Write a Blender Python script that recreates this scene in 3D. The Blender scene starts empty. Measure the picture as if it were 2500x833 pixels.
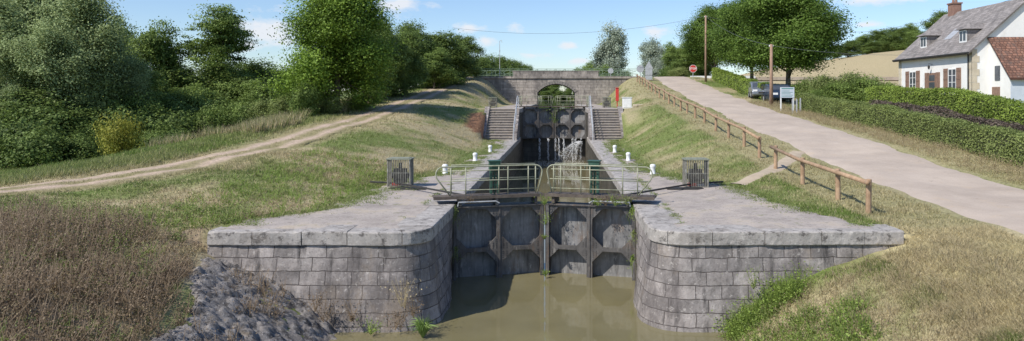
import bpy, bmesh, math, random, numpy as np
from mathutils import Vector, Matrix
random.seed(7); rng=np.random.default_rng(7)
S=bpy.context.scene
COL=S.collection
CX,CZ,F,VX,HY=0.44,3.05,1785.0,1366.0,238.0
def WX(px,Y): return CX+(px-VX)*Y/F
def WZ(py,Y): return CZ-(py-HY)*Y/F
# ---------------------------------------------------------------- nodes
def node(nt,t,ins=None,**props):
    n=nt.nodes.new(t)
    for k,v in props.items(): setattr(n,k,v)
    for k,v in (ins or {}).items():
        s=n.inputs[k]
        if isinstance(v,bpy.types.NodeSocket): nt.links.new(v,s)
        else: s.default_value=v
    return n
def c4(c): return (c[0],c[1],c[2],1.0)
def mixc(nt,fac,a,b,blend='MIX'):
    n=nt.nodes.new('ShaderNodeMix'); n.data_type='RGBA'; n.blend_type=blend
    for i,v in ((0,fac),(6,a),(7,b)):
        if isinstance(v,bpy.types.NodeSocket): nt.links.new(v,n.inputs[i])
        else: n.inputs[i].default_value= v if i==0 else c4(v)
    return n.outputs[2]
def ramp(nt,fac,stops):
    n=nt.nodes.new('ShaderNodeValToRGB'); nt.links.new(fac,n.inputs[0])
    e=n.color_ramp.elements
    while len(e)<len(stops): e.new(0.5)
    for i,(p,c) in enumerate(stops):
        e[i].position=p; e[i].color=c4(c) if not isinstance(c,(int,float)) else (c,c,c,1)
    return n.outputs[0]
def nmat(name,a,b,scale=3,rough=.8,bump=.3,spots=(),metal=0,stretch=None,uvbrick=None,bscale=None,spec=None,dist=.02):
    m=bpy.data.materials.new(name); m.use_nodes=True; nt=m.node_tree; P=nt.nodes['Principled BSDF']
    tc=node(nt,'ShaderNodeTexCoord')
    vec=tc.outputs['Object']
    n1=node(nt,'ShaderNodeTexNoise',{'Vector':vec,'Scale':scale,'Detail':8,'Roughness':.65})
    col=ramp(nt,n1.outputs['Fac'],[(.32,a),(.68,b)])
    bf=None
    if uvbrick:
        bw,bh,mo,mc,var=uvbrick
        wob=node(nt,'ShaderNodeTexNoise',{'Vector':tc.outputs['UV'],'Scale':3.0,'Detail':5})
        off=node(nt,'ShaderNodeVectorMath',{0:wob.outputs['Color'],1:(.5,.5,.5)},operation='SUBTRACT')
        off2=node(nt,'ShaderNodeVectorMath',{0:off.outputs[0],'Scale':.08},operation='SCALE')
        uv=node(nt,'ShaderNodeVectorMath',{0:tc.outputs['UV'],1:off2.outputs[0]},operation='ADD')
        br=node(nt,'ShaderNodeTexBrick',{'Vector':uv.outputs[0],'Color1':(1-var,1-var,1-var,1),'Color2':(1+var,1+var*.95,1+var*.9,1),'Mortar':c4(mc),'Scale':1.0,'Mortar Size':mo,'Mortar Smooth':.6,'Bias':0.0,'Brick Width':bw,'Row Height':bh})
        br.offset=.43; br.squash=1.35; br.squash_frequency=3
        col=mixc(nt,1.0,col,br.outputs['Color'],'MULTIPLY')
        bf=br.outputs['Fac']
    for (sc,lo,hi,c,st) in spots:
        v=vec
        if st:
            v=node(nt,'ShaderNodeMapping',{'Vector':vec,'Scale':st}).outputs[0]
        n2=node(nt,'ShaderNodeTexNoise',{'Vector':v,'Scale':sc,'Detail':8,'Roughness':.72})
        f=ramp(nt,n2.outputs['Fac'],[(lo,0),(hi,.85)])
        col=mixc(nt,f,col,c)
    nt.links.new(col,P.inputs['Base Color'])
    P.inputs['Roughness'].default_value=rough; P.inputs['Metallic'].default_value=metal
    if spec is not None: P.inputs['Specular IOR Level'].default_value=spec
    if bump:
        n3=node(nt,'ShaderNodeTexNoise',{'Vector':vec,'Scale':bscale or scale*6,'Detail':8,'Roughness':.75})
        h=n3.outputs['Fac']
        if bf is not None:
            mm=node(nt,'ShaderNodeMath',{0:bf,1:-.55},operation='MULTIPLY')
            h=node(nt,'ShaderNodeMath',{0:h,1:mm.outputs[0]},operation='ADD').outputs[0]
        bp=node(nt,'ShaderNodeBump',{'Height':h,'Strength':bump,'Distance':dist})
        nt.links.new(bp.outputs[0],P.inputs['Normal'])
    return m
def leafmat(name,dark,light,trans=.32):
    m=bpy.data.materials.new(name); m.use_nodes=True; nt=m.node_tree; P=nt.nodes['Principled BSDF']
    at=node(nt,'ShaderNodeAttribute',attribute_name='tint')
    col=ramp(nt,at.outputs['Fac'],[(0.0,dark),(1.0,light)])
    nt.links.new(col,P.inputs['Base Color']); P.inputs['Roughness'].default_value=.6
    P.inputs['Specular IOR Level'].default_value=.25
    tr=node(nt,'ShaderNodeBsdfTranslucent',{'Color':col})
    mx=node(nt,'ShaderNodeMixShader',{0:trans,1:P.outputs[0],2:tr.outputs[0]})
    nt.links.new(mx.outputs[0],nt.nodes['Material Output'].inputs['Surface'])
    return m
def colmat(name,rough=.9,nscale=9,amt=.55,trans=0,bump=.5):
    m=bpy.data.materials.new(name); m.use_nodes=True; nt=m.node_tree; P=nt.nodes['Principled BSDF']
    at=node(nt,'ShaderNodeAttribute',attribute_name='Col')
    tc=node(nt,'ShaderNodeTexCoord')
    n=node(nt,'ShaderNodeTexNoise',{'Vector':tc.outputs['Object'],'Scale':nscale,'Detail':8,'Roughness':.75})
    k=ramp(nt,n.outputs['Fac'],[(.3,1-amt),(.7,1+amt)])
    col=mixc(nt,1.0,at.outputs['Color'],k,'MULTIPLY')
    nt.links.new(col,P.inputs['Base Color']); P.inputs['Roughness'].default_value=rough
    P.inputs['Specular IOR Level'].default_value=.15
    if bump:
        bp=node(nt,'ShaderNodeBump',{'Height':n.outputs['Fac'],'Strength':bump,'Distance':.06}); nt.links.new(bp.outputs[0],P.inputs['Normal'])
    if trans:
        tr=node(nt,'ShaderNodeBsdfTranslucent',{'Color':at.outputs['Color']})
        mx=node(nt,'ShaderNodeMixShader',{0:trans,1:P.outputs[0],2:tr.outputs[0]})
        nt.links.new(mx.outputs[0],nt.nodes['Material Output'].inputs['Surface'])
    return m
BLK=(.045,.04,.038)
M_stone=nmat('masonry_stone',(.20,.178,.164),(.41,.37,.345),3.2,.9,.8,[(1.0,.46,.64,(.12,.104,.098),(1,1,.4)),(.8,.55,.72,(.27,.21,.15),(1,1,.6)),(3.2,.53,.66,BLK,(1,1,.16)),(8,.58,.68,(.52,.48,.44),None),(20,.56,.68,(.10,.09,.083),None)],uvbrick=(.6,.30,.012,(.30,.275,.26),.26),bscale=9,dist=.03)
M_stone2=nmat('bridge_stone',(.25,.22,.195),(.45,.40,.35),1.4,.9,.6,[(.6,.48,.64,(.17,.15,.135),(1,1,.5)),(3,.53,.65,(.09,.08,.075),(1,1,.3))],uvbrick=(.8,.36,.02,(.5,.47,.44),.22),dist=.02)
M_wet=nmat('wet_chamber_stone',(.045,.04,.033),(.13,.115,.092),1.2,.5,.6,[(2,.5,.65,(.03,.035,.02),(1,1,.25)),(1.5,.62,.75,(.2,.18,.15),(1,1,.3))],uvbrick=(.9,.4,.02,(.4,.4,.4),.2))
M_cope=nmat('coping_stone',(.29,.265,.24),(.49,.45,.41),3.2,.9,.7,[(4.0,.53,.62,(.075,.066,.06),(1,1,1.2)),(9,.57,.67,(.58,.55,.50),None),(1.2,.54,.7,(.21,.18,.15),None),(22,.58,.68,(.12,.105,.095),None)],bscale=14,dist=.025)
M_pave=nmat('worn_paving',(.31,.265,.23),(.50,.435,.375),.9,.95,.6,[(14,.54,.64,(.19,.16,.14),None),(.9,.52,.64,(.42,.345,.255),None),(22,.58,.68,(.59,.54,.49),None),(.55,.54,.66,(.25,.215,.19),None),(3.4,.56,.66,(.23,.2,.175),None),(2.0,.59,.66,(.17,.18,.08),None)],bscale=40,dist=.012)
M_step=nmat('step_stone',(.17,.15,.13),(.31,.28,.25),2,.9,.6,[(3,.55,.65,(.08,.075,.06),None),(7,.6,.7,(.4,.38,.34),None)])
M_steel=nmat('gate_steel',(.055,.051,.05),(.14,.13,.122),2.5,.6,.35,[(3,.53,.67,(.15,.10,.068),(1,1,.4)),(6,.55,.68,(.27,.255,.235),(1,1,.2)),(4,.54,.66,(.03,.028,.027),(1.5,1.5,.2))])
M_skin=nmat('gate_skin_plate',(.135,.132,.13),(.31,.30,.29),1.6,.55,.2,[(2.2,.53,.67,(.18,.12,.08),(1,1,.35)),(3.5,.50,.64,(.055,.053,.052),(1.8,1.8,.18)),(10,.56,.68,(.40,.39,.37),(1,1,.3))])
M_rust=nmat('rusty_walkway',(.07,.055,.045),(.15,.12,.095),5,.85,.4)
M_rail=nmat('olive_rail_paint',(.24,.25,.16),(.40,.40,.29),4,.55,.1,[(9,.58,.68,(.17,.12,.07),None)])
M_green=nmat('green_gear_paint',(.02,.06,.04),(.04,.11,.07),5,.5,.15,[(7,.6,.7,(.16,.14,.1),None)])
M_white=nmat('white_paint',(.68,.68,.66),(.85,.85,.83),4,.6,.1,[(5,.66,.75,(.36,.33,.28),None)])
M_galv=nmat('galvanised_metal',(.36,.37,.38),(.55,.56,.57),5,.5,.05,metal=.2)
M_cage=nmat('weathered_cage',(.13,.12,.10),(.30,.29,.245),9,.75,.4,[(8,.56,.66,(.5,.5,.43),(1,1,.3))])
M_cagetop=nmat('cage_lid',(.16,.17,.12),(.3,.31,.24),6,.7,.2)
M_dark=nmat('dark_iron',(.02,.02,.02),(.05,.045,.04),5,.6,.1)
M_cable=nmat('cable_sheath',(.10,.11,.12),(.14,.15,.16),5,.6,0)
M_red=nmat('red_paint',(.5,.035,.03),(.65,.06,.045),3,.45,.05)
M_wood=nmat('larch_log',(.27,.165,.095),(.47,.32,.2),3,.75,.4,[(3,.55,.7,(.18,.14,.11),(3,3,.3))])
M_pole=nmat('old_pole_wood',(.24,.15,.10),(.38,.25,.17),3,.85,.3,[(3,.55,.7,(.16,.11,.09),(3,3,.2))])
M_road=nmat('pale_asphalt',(.40,.325,.26),(.53,.44,.355),.5,.95,.5,[(30,.56,.66,(.28,.22,.17),None),(.35,.53,.72,(.38,.31,.25),None),(1.2,.56,.70,(.50,.39,.28),None),(3,.6,.68,(.34,.27,.21),None),(45,.6,.68,(.64,.56,.47),None)],bscale=60,dist=.01)
M_plaster=nmat('white_render',(.74,.72,.68),(.86,.85,.82),.7,.9,.15,[(1.3,.6,.8,(.55,.51,.46),(1,1,.3))])
M_quoin=nmat('quoin_stone',(.47,.40,.29),(.64,.56,.43),1.5,.9,.3)
M_slate=nmat('slate_roof',(.175,.16,.15),(.31,.28,.265),1.1,.85,.4,[(2,.53,.68,(.36,.33,.31),None),(5,.58,.7,(.12,.11,.10),None)],uvbrick=(.3,.22,.02,(.6,.58,.56),.22),dist=.02)
M_tile=nmat('clay_tile_roof',(.17,.085,.055),(.30,.155,.105),1.8,.9,.6,[(3,.50,.62,(.12,.085,.07),None),(6,.6,.7,(.34,.25,.19),None)],uvbrick=(.22,.2,.03,(.35,.3,.3),.4),dist=.03)
M_brick=nmat('chimney_brick',(.2,.11,.08),(.32,.19,.145),4,.9,.3)
M_shut=nmat('brown_shutter',(.19,.115,.08),(.29,.18,.13),6,.6,.2)
M_glass=nmat('window_glass',(.05,.06,.07),(.09,.1,.12),1,.08,0)
M_bark=nmat('bark',(.10,.08,.06),(.22,.18,.145),3,.95,.8,[(4,.5,.6,(.05,.04,.035),(1,1,.2))])
M_tyre=nmat('tyre_rubber',(.015,.015,.015),(.03,.03,.03),5,.8,.05)
M_carS=nmat('silver_car_paint',(.2,.22,.25),(.26,.28,.31),2,.25,0,metal=.4)
M_carB=nmat('dark_blue_car_paint',(.02,.035,.07),(.03,.05,.09),2,.2,0,metal=.3)
M_signG=nmat('sign_green',(.10,.26,.24),(.13,.3,.28),3,.5,0)
M_foam=nmat('white_water',(.8,.82,.84),(.92,.93,.94),3,.4,0)
M_bluegrey=nmat('blue_grey_render',(.5,.55,.6),(.62,.67,.72),1,.9,.1)
M_ground=colmat('grass_ground'); M_blade=colmat('grass_blades',.7,2,.2,.3,0)
M_rubble=nmat('rubble_apron',(.145,.13,.12),(.35,.32,.295),3.5,.95,1.0,[(5,.50,.58,(.055,.049,.045),None),(14,.56,.64,(.45,.42,.385),None),(1,.55,.67,(.2,.16,.115),None)],bscale=14,dist=.05)
L_lush=leafmat('leaf_lush',(.07,.125,.013),(.27,.40,.06))
L_dark=leafmat('leaf_dark',(.055,.09,.02),(.22,.30,.075))
L_mid=leafmat('leaf_mid',(.07,.115,.024),(.26,.35,.085))
L_pale=leafmat('leaf_pale',(.13,.175,.06),(.42,.50,.22))
L_willow=leafmat('leaf_silver',(.2,.24,.17),(.48,.54,.42))
L_maple=leafmat('leaf_maple',(.05,.095,.014),(.19,.29,.05))
L_yel=leafmat('leaf_yellow',(.2,.2,.03),(.46,.45,.08))
L_hedge=leafmat('leaf_hedge',(.11,.14,.04),(.31,.37,.12))
L_con=leafmat('leaf_conifer_hedge',(.10,.15,.025),(.33,.43,.08))
L_brown=leafmat('leaf_brown_weed',(.14,.095,.058),(.37,.28,.185))
L_twig_shade=leafmat('leaf_brown_hedge',(.09,.07,.055),(.21,.165,.13))
L_bright=leafmat('leaf_bright',(.10,.155,.025),(.31,.41,.09))
L_straw=leafmat('dry_straw',(.26,.2,.11),(.52,.43,.26))
def watermat(name,c,rough=.06,bs=2.5,st=.12):
    m=bpy.data.materials.new(name); m.use_nodes=True; nt=m.node_tree; P=nt.nodes['Principled BSDF']
    tc=node(nt,'ShaderNodeTexCoord'); n=node(nt,'ShaderNodeTexNoise',{'Vector':tc.outputs['Object'],'Scale':bs,'Detail':4})
    n2=node(nt,'ShaderNodeTexNoise',{'Vector':tc.outputs['Object'],'Scale':.35,'Detail':4})
    col=ramp(nt,n2.outputs['Fac'],[(.35,[x*.85 for x in c]),(.65,[x*1.1 for x in c])]); nt.links.new(col,P.inputs['Base Color'])
    P.inputs['Roughness'].default_value=rough; P.inputs['IOR'].default_value=1.4
    bp=node(nt,'ShaderNodeBump',{'Height':n.outputs['Fac'],'Strength':st,'Distance':.05}); nt.links.new(bp.outputs[0],P.inputs['Normal'])
    return m
M_water=watermat('murky_canal_water',(.205,.18,.095),.03,1.6,.08); M_waterU=watermat('upper_canal_water',(.03,.033,.02),.04,2,.03)
# ---------------------------------------------------------------- meshes
ORG={}
class MB:
    def __init__(s): s.v=[];s.f=[];s.uv=[];s.mi=[];s.tf=None
    def add(s,vs,fs,mi=0,uvs=None):
        o=len(s.v)
        for p in vs: s.v.append(tuple(s.tf(*p)) if s.tf else tuple(p))
        for i,f in enumerate(fs):
            s.f.append([o+k for k in f]); s.mi.append(mi); s.uv.append(uvs[i] if uvs else None)
    def box(s,x0,x1,y0,y1,z0,z1,mi=0):
        vs=[(x,y,z) for z in (z0,z1) for y in (y0,y1) for x in (x0,x1)]
        s.add(vs,[(0,2,3,1),(4,5,7,6),(0,1,5,4),(2,6,7,3),(0,4,6,2),(1,3,7,5)],mi)
    def path(s,pts,r,n=6,mi=0,closed=False):
        pts=[Vector(p) for p in pts]; m=len(pts); rs=r if isinstance(r,(list,tuple)) else [r]*m
        vs=[];fs=[]; ref=None
        for i,p in enumerate(pts):
            a=pts[(i-1)%m] if (i>0 or closed) else p; b=pts[(i+1)%m] if (i<m-1 or closed) else p
            d=(b-a); d=d.normalized() if d.length>1e-6 else Vector((0,0,1))
            if ref is None: ref=Vector((0,0,1)) if abs(d.z)<.9 else Vector((1,0,0))
            u=(ref-d*ref.dot(d)); 
            if u.length<1e-4: u=Vector((0,1,0))-d*d.y
            u.normalize(); w=d.cross(u); ref=u
            for k in range(n):
                t=2*math.pi*k/n; vs.append(tuple(p+(u*math.cos(t)+w*math.sin(t))*rs[i]))
        segs=m if closed else m-1
        for i in range(segs):
            j=(i+1)%m
            for k in range(n): fs.append((i*n+k,i*n+(k+1)%n,j*n+(k+1)%n,j*n+k))
        if not closed: fs.append(tuple(range(n-1,-1,-1))); fs.append(tuple((m-1)*n+k for k in range(n)))
        s.add(vs,fs,mi)
    def lathe(s,c,prof,n=16,mi=0):
        vs=[];fs=[]
        for (r,z) in prof:
            for k in range(n):
                t=2*math.pi*k/n; vs.append((c[0]+r*math.cos(t),c[1]+r*math.sin(t),c[2]+z))
        for i in range(len(prof)-1):
            for k in range(n): fs.append((i*n+k,i*n+(k+1)%n,(i+1)*n+(k+1)%n,(i+1)*n+k))
        fs.append(tuple(range(n-1,-1,-1))); fs.append(tuple((len(prof)-1)*n+k for k in range(n)))
        s.add(vs,fs,mi)
    def prism(s,poly,axis,a,b,mi=0):
        n=len(poly)
        def P(p,t):
            return (p[0],t,p[1]) if axis=='y' else ((t,p[0],p[1]) if axis=='x' else (p[0],p[1],t))
        vs=[P(p,a) for p in poly]+[P(p,b) for p in poly]
        fs=[tuple(range(n)),tuple(range(2*n-1,n-1,-1))]+[(i,(i+1)%n,n+(i+1)%n,n+i) for i in range(n)]
        s.add(vs,fs,mi)
def meta(o,label=None,cat=None,kind=None,group=None):
    if label: o['label']=label
    if cat: o['category']=cat
    if kind: o['kind']=kind
    if group: o['group']=group
def thing(name,loc,label,cat,group=None,kind=None):
    e=bpy.data.objects.new(name,None); e.empty_display_size=.2; e.location=loc; COL.objects.link(e)
    ORG[e.name]=Vector(loc); meta(e,label,cat,kind,group); return e
def obj(name,mb,mats,parent=None,label=None,cat=None,kind=None,group=None,smooth=False,bevel=0,org=None,boxuv=False):
    if not isinstance(mats,(list,tuple)): mats=[mats]
    V=np.array(mb.v)
    if parent is not None: o0=ORG[parent.name]
    elif org is not None: o0=Vector(org)
    else: o0=Vector(((V[:,0].min()+V[:,0].max())/2,(V[:,1].min()+V[:,1].max())/2,V[:,2].min()))
    me=bpy.data.meshes.new(name)
    me.from_pydata([tuple(p) for p in (V-np.array(o0))],[],mb.f)
    for m in mats: me.materials.append(m)
    me.polygons.foreach_set('material_index',mb.mi)
    if smooth: me.polygons.foreach_set('use_smooth',[True]*len(mb.f))
    if any(u is not None for u in mb.uv) or boxuv:
        uvl=me.uv_layers.new(name='UVMap'); d=uvl.data
        for pi,p in enumerate(me.polygons):
            u=mb.uv[pi]
            for k,li in enumerate(p.loop_indices):
                if u is not None: d[li].uv=u[k]
                else:
                    w=V[me.loops[li].vertex_index]; nn=p.normal
                    if abs(nn.z)>.9: d[li].uv=(w[0],w[1])
                    elif abs(nn.x)>abs(nn.y): d[li].uv=(w[1],w[2]) if abs(nn.z)<.3 else (w[1],w[2]/max(.2,math.sqrt(1-nn.z**2)))
                    else: d[li].uv=(w[0],w[2]) if abs(nn.z)<.3 else (w[0],w[2]/max(.2,math.sqrt(1-nn.z**2)))
    bm=bmesh.new(); bm.from_mesh(me); bmesh.ops.recalc_face_normals(bm,faces=bm.faces[:]); bm.to_mesh(me); bm.free()
    o=bpy.data.objects.new(name,me); COL.objects.link(o)
    if parent is not None: o.parent=parent
    else: o.location=o0
    ORG[o.name]=o0
    meta(o,label,cat,kind,group)
    if bevel:
        b=o.modifiers.new('bevel','BEVEL'); b.width=bevel; b.segments=2; b.limit_method='ANGLE'
    return o
def cp(root,loc,scale=(1,1,1),rz=0,label=None):
    n=root.copy(); n.location=loc; n.scale=scale; n.rotation_euler=(0,0,rz); COL.objects.link(n)
    if label: n['label']=label
    def rec(src,dst):
        for c in src.children:
            k=c.copy(); k.parent=dst; COL.objects.link(k); rec(c,k)
    rec(root,n); return n
def npmesh(name,V,Fq,mat,parent=None,tint=None,col=None,nper=4,loc=(0,0,0),smooth=False):
    me=bpy.data.meshes.new(name); nv=len(V); nf=len(Fq)
    me.vertices.add(nv); me.vertices.foreach_set('co',np.ascontiguousarray(V,dtype=np.float32).ravel())
    me.loops.add(nf*nper); me.loops.foreach_set('vertex_index',np.ascontiguousarray(Fq,dtype=np.int32).ravel())
    me.polygons.add(nf); me.polygons.foreach_set('loop_start',np.arange(0,nf*nper,nper,dtype=np.int32))
    if smooth: me.polygons.foreach_set('use_smooth',np.ones(nf,dtype=bool))
    me.update(calc_edges=True)
    if tint is not None:
        a=me.attributes.new('tint','FLOAT','POINT'); a.data.foreach_set('value',np.ascontiguousarray(tint,dtype=np.float32))
    if col is not None:
        a=me.attributes.new('Col','FLOAT_COLOR','POINT'); cc=np.ones((nv,4),np.float32); cc[:,:3]=col; a.data.foreach_set('color',cc.ravel())
    me.materials.append(mat)
    o=bpy.data.objects.new(name,me); COL.objects.link(o); o.location=loc
    if parent is not None: o.parent=parent
    ORG[o.name]=Vector(loc); return o
# ---------------------------------------------------------------- noise / terrain
TAB=rng.random((256,256))
def vn(x,y,o=0):
    x=np.asarray(x,float)+o*17.3+1000; y=np.asarray(y,float)+o*31.7+1000
    xi=np.floor(x).astype(int); yi=np.floor(y).astype(int); fx=x-xi; fy=y-yi
    fx=fx*fx*(3-2*fx); fy=fy*fy*(3-2*fy)
    a=TAB[xi%256,yi%256]; b=TAB[(xi+1)%256,yi%256]; c=TAB[xi%256,(yi+1)%256]; d=TAB[(xi+1)%256,(yi+1)%256]
    return (a*(1-fx)+b*fx)*(1-fy)+(c*(1-fx)+d*fx)*fy
def fbm(x,y,sc,o=0,oc=4):
    t=0;w=0
    for i in range(oc):
        t=t+vn(np.asarray(x)*sc*2**i,np.asarray(y)*sc*2**i,o+i)*.5**i; w+=.5**i
    return t/w
def worley(x,y,s):
    x=x/s+500;y=y/s+500; xi=np.floor(x).astype(int); yi=np.floor(y).astype(int); best=np.full(x.shape,9.); hv=np.zeros(x.shape)
    for i in (-1,0,1):
        for j in (-1,0,1):
            cx,cy=xi+i,yi+j; jx=TAB[cx%256,cy%256]; jy=TAB[(cx+91)%256,(cy+37)%256]; d=np.hypot(x-cx-jx,y-cy-jy)
            k=d<best; best=np.where(k,d,best); hv=np.where(k,TAB[(cx+13)%256,(cy+7)%256],hv)
    return best,hv
def ss(a,b,x):
    t=np.clip((x-a)/(b-a),0,1); return t*t*(3-2*t)
I=np.interp
def zR(Y): return I(Y,[-20,10,19,25,28,33,40,52.5,70,88,95,102,135,200],[-.3,-.1,0,.16,.35,.8,1.3,2.1,3.4,5.0,5.68,5.68,4.3,4])
def zL(Y): return I(Y,[-20,14,20,24,33,47,65,92,95.5,102,130,200],[0,.1,.3,.55,1.0,1.8,3.05,5.2,5.68,5.6,3.2,2.6])
TRK=[(-60,15),(-34,17),(-24,18.2),(-18,19.6),(-15.2,21),(-13.4,23.5),(-12.4,28),(-11.9,34),(-11.8,47),(-11.9,65),(-12,85),(-12.2,98)]
RD=[(13.3,-30),(13.2,10),(13.1,17),(13.2,30),(13.3,40),(13.7,52),(14.2,70),(14.6,85),(14.8,96)]
FP=[(6.2,25.2),(8.2,27.2),(9.6,29.6),(11.2,32.5)]
def dens(P,st):
    P=np.array(P,float); d=np.r_[0,np.cumsum(np.hypot(*np.diff(P,axis=0).T))]
    t=np.arange(0,d[-1],st); x=I(t,d,P[:,0]); y=I(t,d,P[:,1])
    k=np.ones(7)/7
    def sm(a): b=np.r_[np.repeat(a[0],3),a,np.repeat(a[-1],3)]; return np.convolve(b,k,'valid')
    return np.c_[sm(sm(x)),sm(sm(y))]
TRKd,RDd,FPd=dens(TRK,.8),dens(RD,.8),dens(FP,.4)
def pdist(x,y,P):
    x=np.asarray(x,float);y=np.asarray(y,float); best=np.full(x.shape,1e9)
    for (ax,ay),(bx,by) in zip(P[:-1],P[1:]):
        dx,dy=bx-ax,by-ay; t=np.clip(((x-ax)*dx+(y-ay)*dy)/(dx*dx+dy*dy+1e-9),0,1)
        best=np.minimum(best,np.hypot(x-ax-t*dx,y-ay-t*dy))
    return best
def qL(Y): return I(Y,[17,20,25,30,40,50,56,60,95],[7.4,6.3,5.9,4.7,4.3,4.4,5.1,6.5,5.6])
def qR(Y): return I(Y,[17,20,25,30,40,50,56,60,95],[8.0,7.8,7.2,5.0,4.4,4.5,5.1,6.5,5.6])
def H(X,Y):
    X=np.asarray(X,float);Y=np.asarray(Y,float); X,Y=np.broadcast_arrays(X,Y); A=np.abs(X); left=X<0
    crest=np.where(left,zL(Y),zR(Y)); q=np.where(left,qL(Y),qR(Y)); cr=np.where(left,10.0,I(Y,[62,90],[8.3,10.4]))
    b=np.where(A<5.05,np.where(Y>56.8,2.17,0.0),2.17*ss(49,57,Y))
    far=ss(101,104,Y)
    t=np.clip((A-q)/(np.maximum(cr-q,.3)),0,1); t=.55*t*t*(3-2*t)+.45*np.sin(t*math.pi/2)
    back=b+(crest-b)*t
    low=I(Y,[10,40,60,100,200],[-.2,-.8,-.3,1.5,2.2])
    back=np.where(left,back+(low-crest)*ss(14.2,26,A)*(t>=1),back)
    gz=np.maximum(zR(Y),2.5); back=np.where(~left,back+(gz-zR(Y))*ss(19,25,A)*ss(30,44,Y)*(1-ss(60,75,Y)),back)
    back=back+np.where(~left,(4.4-zR(Y))*ss(18,30,A)*ss(75,92,Y)*(1-ss(101,110,Y)),0)
    fz=2.3+I(A,[0,5.5,7.5,12,30],[-2,-1.3,.2,.6,.6])+np.where(~left,1.2*ss(10,20,A),0)
    back=back*(1-far)+fz*far
    hill=9.5*ss(34,78,X)*ss(85,165,Y)*(1-.85*ss(230,420,Y)); back=back+hill
    back=back+np.where(left,8*ss(60,300,A)*ss(60,400,Y),0)
    n=(fbm(X,Y,.35,3)-.5)*.28+(fbm(X,Y,1.3,5)-.5)*.1
    back=back+n*ss(.2,2.0,A-q)
    void=(A<2.9)&(Y<101.5)
    back=np.where(A<q,np.where(A<5.05,back-.04,back),back)
    front=I(X,[-60,-30,-20,-14,-10,-7.9,-6.1,-4.5,-3,-2.7,2.7,3,4.2,5.9,8.3,10,16,20,60],[-.5,-.3,.0,.25,.1,-.38,-1.15,-2.25,-3.3,-3.5,-3.5,-3.3,-2.25,-1.2,-.25,-.1,-.1,-.15,-.2])+n*1.3*ss(2.9,5,A)
    lim_=np.where(left,7.3,7.9)
    w=np.where(Y>17,1.0,0.0); wx=ss(0,1.4,A-lim_); w=w*(1-wx)+ss(14,19.5,Y)*wx
    z=front*(1-w)+back*w
    z=np.where(void&(Y>17),-4.0,z)
    return z
def Hf(x,y): return float(H(np.array([x]),np.array([y]))[0])
def pvL(Y): return I(Y,[16,18.2,20,25,28.4,32,45,56],[7.6,7.1,5.8,5.6,4.6,4.0,3.8,4.8])
def pvR(Y): return I(Y,[16,18.6,21,25,27,30,40,56],[8.1,7.5,6.8,6.5,5.4,4.3,3.9,4.8])
def paved(X,Y):
    A=np.abs(X); p=np.where(X<0,pvL(Y),pvR(Y)); e=(fbm(X,Y,.9,9)-.5)*.9
    return (Y>16.4)&(Y<57)&(A<p+e-.15)
GREEN=np.array((.13,.175,.043)); DRY=np.array((.38,.32,.19)); STRAW=np.array((.50,.42,.25)); OLIVE=np.array((.235,.235,.10)); BROWN=np.array((.27,.21,.14))
def gcol(X,Y):
    X=np.asarray(X,float);Y=np.asarray(Y,float)
    n=fbm(X,Y,.22,20,4); n2=fbm(X,Y,1.1,30,4)
    d=np.clip((n-.5)*2.6+(n2-.5)*1.9+.52,0,1)
    dt=pdist(X,Y,TRKd)
    lb=(X<-4)&(X>-11.2)&(Y>18); d=np.where(lb,d+.12,d)
    shoulder=(X<-11)&(dt>1.5)&(Y>20); d=np.where(shoulder,d*.35,d)
    d=np.where(dt<1.9,np.maximum(d,.7),d)
    rf=(X>7.5)&(Y<17.5); d=np.where(rf,.72+.5*(n2-.5)+.3*(n-.5),d)
    rv=(X>15)&(X<18)&(Y<60); d=np.where(rv,.78+.4*(n2-.5),d)
    rb=(X>8.2)&(X<11.2)&(Y>16); d=np.where(rb,.8+.3*(n2-.5),d)
    rbk=(X>4)&(X<=8.2)&(Y>24); d=np.where(rbk,d*.75+.12,d)
    edge=(np.abs(np.abs(X)-np.where(X<0,pvL(Y),pvR(Y)))<.6)&(Y>17)&(Y<55); d=np.where(edge,d*.3,d)
    hill=(X>32)&(Y>90); d=np.where(hill,.95+.2*(n2-.5),d)
    lf=(X<-7.2)&(Y<17.5); 
    d=np.clip(d,0,1)[...,None]
    c=np.where(d<.5,GREEN+(OLIVE-GREEN)*d*2,OLIVE+(DRY-OLIVE)*(d-.5)*2)
    c=np.where(rf[...,None],c*.4+STRAW*.6,c)
    c=np.where(hill[...,None],c*.3+np.array((.42,.34,.2))*.7,c)
    k=(np.where(lf,ss(.45,.7,n2+.1),0))[...,None]; c=c*(1-k)+BROWN*k
    hole=((np.hypot(X+5.6,(Y-53)*.35)<.8))[...,None]; c=np.where(hole,np.array((.22,.12,.07)),c)
    return c
def lines(*segs):
    a=np.concatenate([np.arange(*s) if isinstance(s,tuple) else np.array(s,float) for s in segs]); return np.unique(np.round(a,3))
gx=lines((-40,40.1,.5),[2.8,3.0,-2.8,-3.0,5.0,5.1,-5.0,-5.1,7.9,-7.3],(40,120,4),(120,700,40),[700,1200,2000],-np.arange(40,120,4),-np.arange(120,700,40),[-2000,-1200,-700])
gy=lines((-30,6,3),(6,60,.5),(60,112,1),[16.9,17.1,56.7,56.9],(112,260,5),(260,900,40),[900,1400,2500])
GX,GY=np.meshgrid(gx,gy); GZ=H(GX,GY)
GZ=GZ-.07*(pdist(GX,GY,TRKd)<1.2)-.08*(pdist(GX,GY,RDd)<2.1)
V=np.c_[GX.ravel(),GY.ravel(),GZ.ravel()]
nx,ny=len(gx),len(gy); ii,jj=np.meshgrid(np.arange(nx-1),np.arange(ny-1)); b0=(jj*nx+ii).ravel()
Fq=np.c_[b0,b0+1,b0+nx+1,b0+nx]
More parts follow.
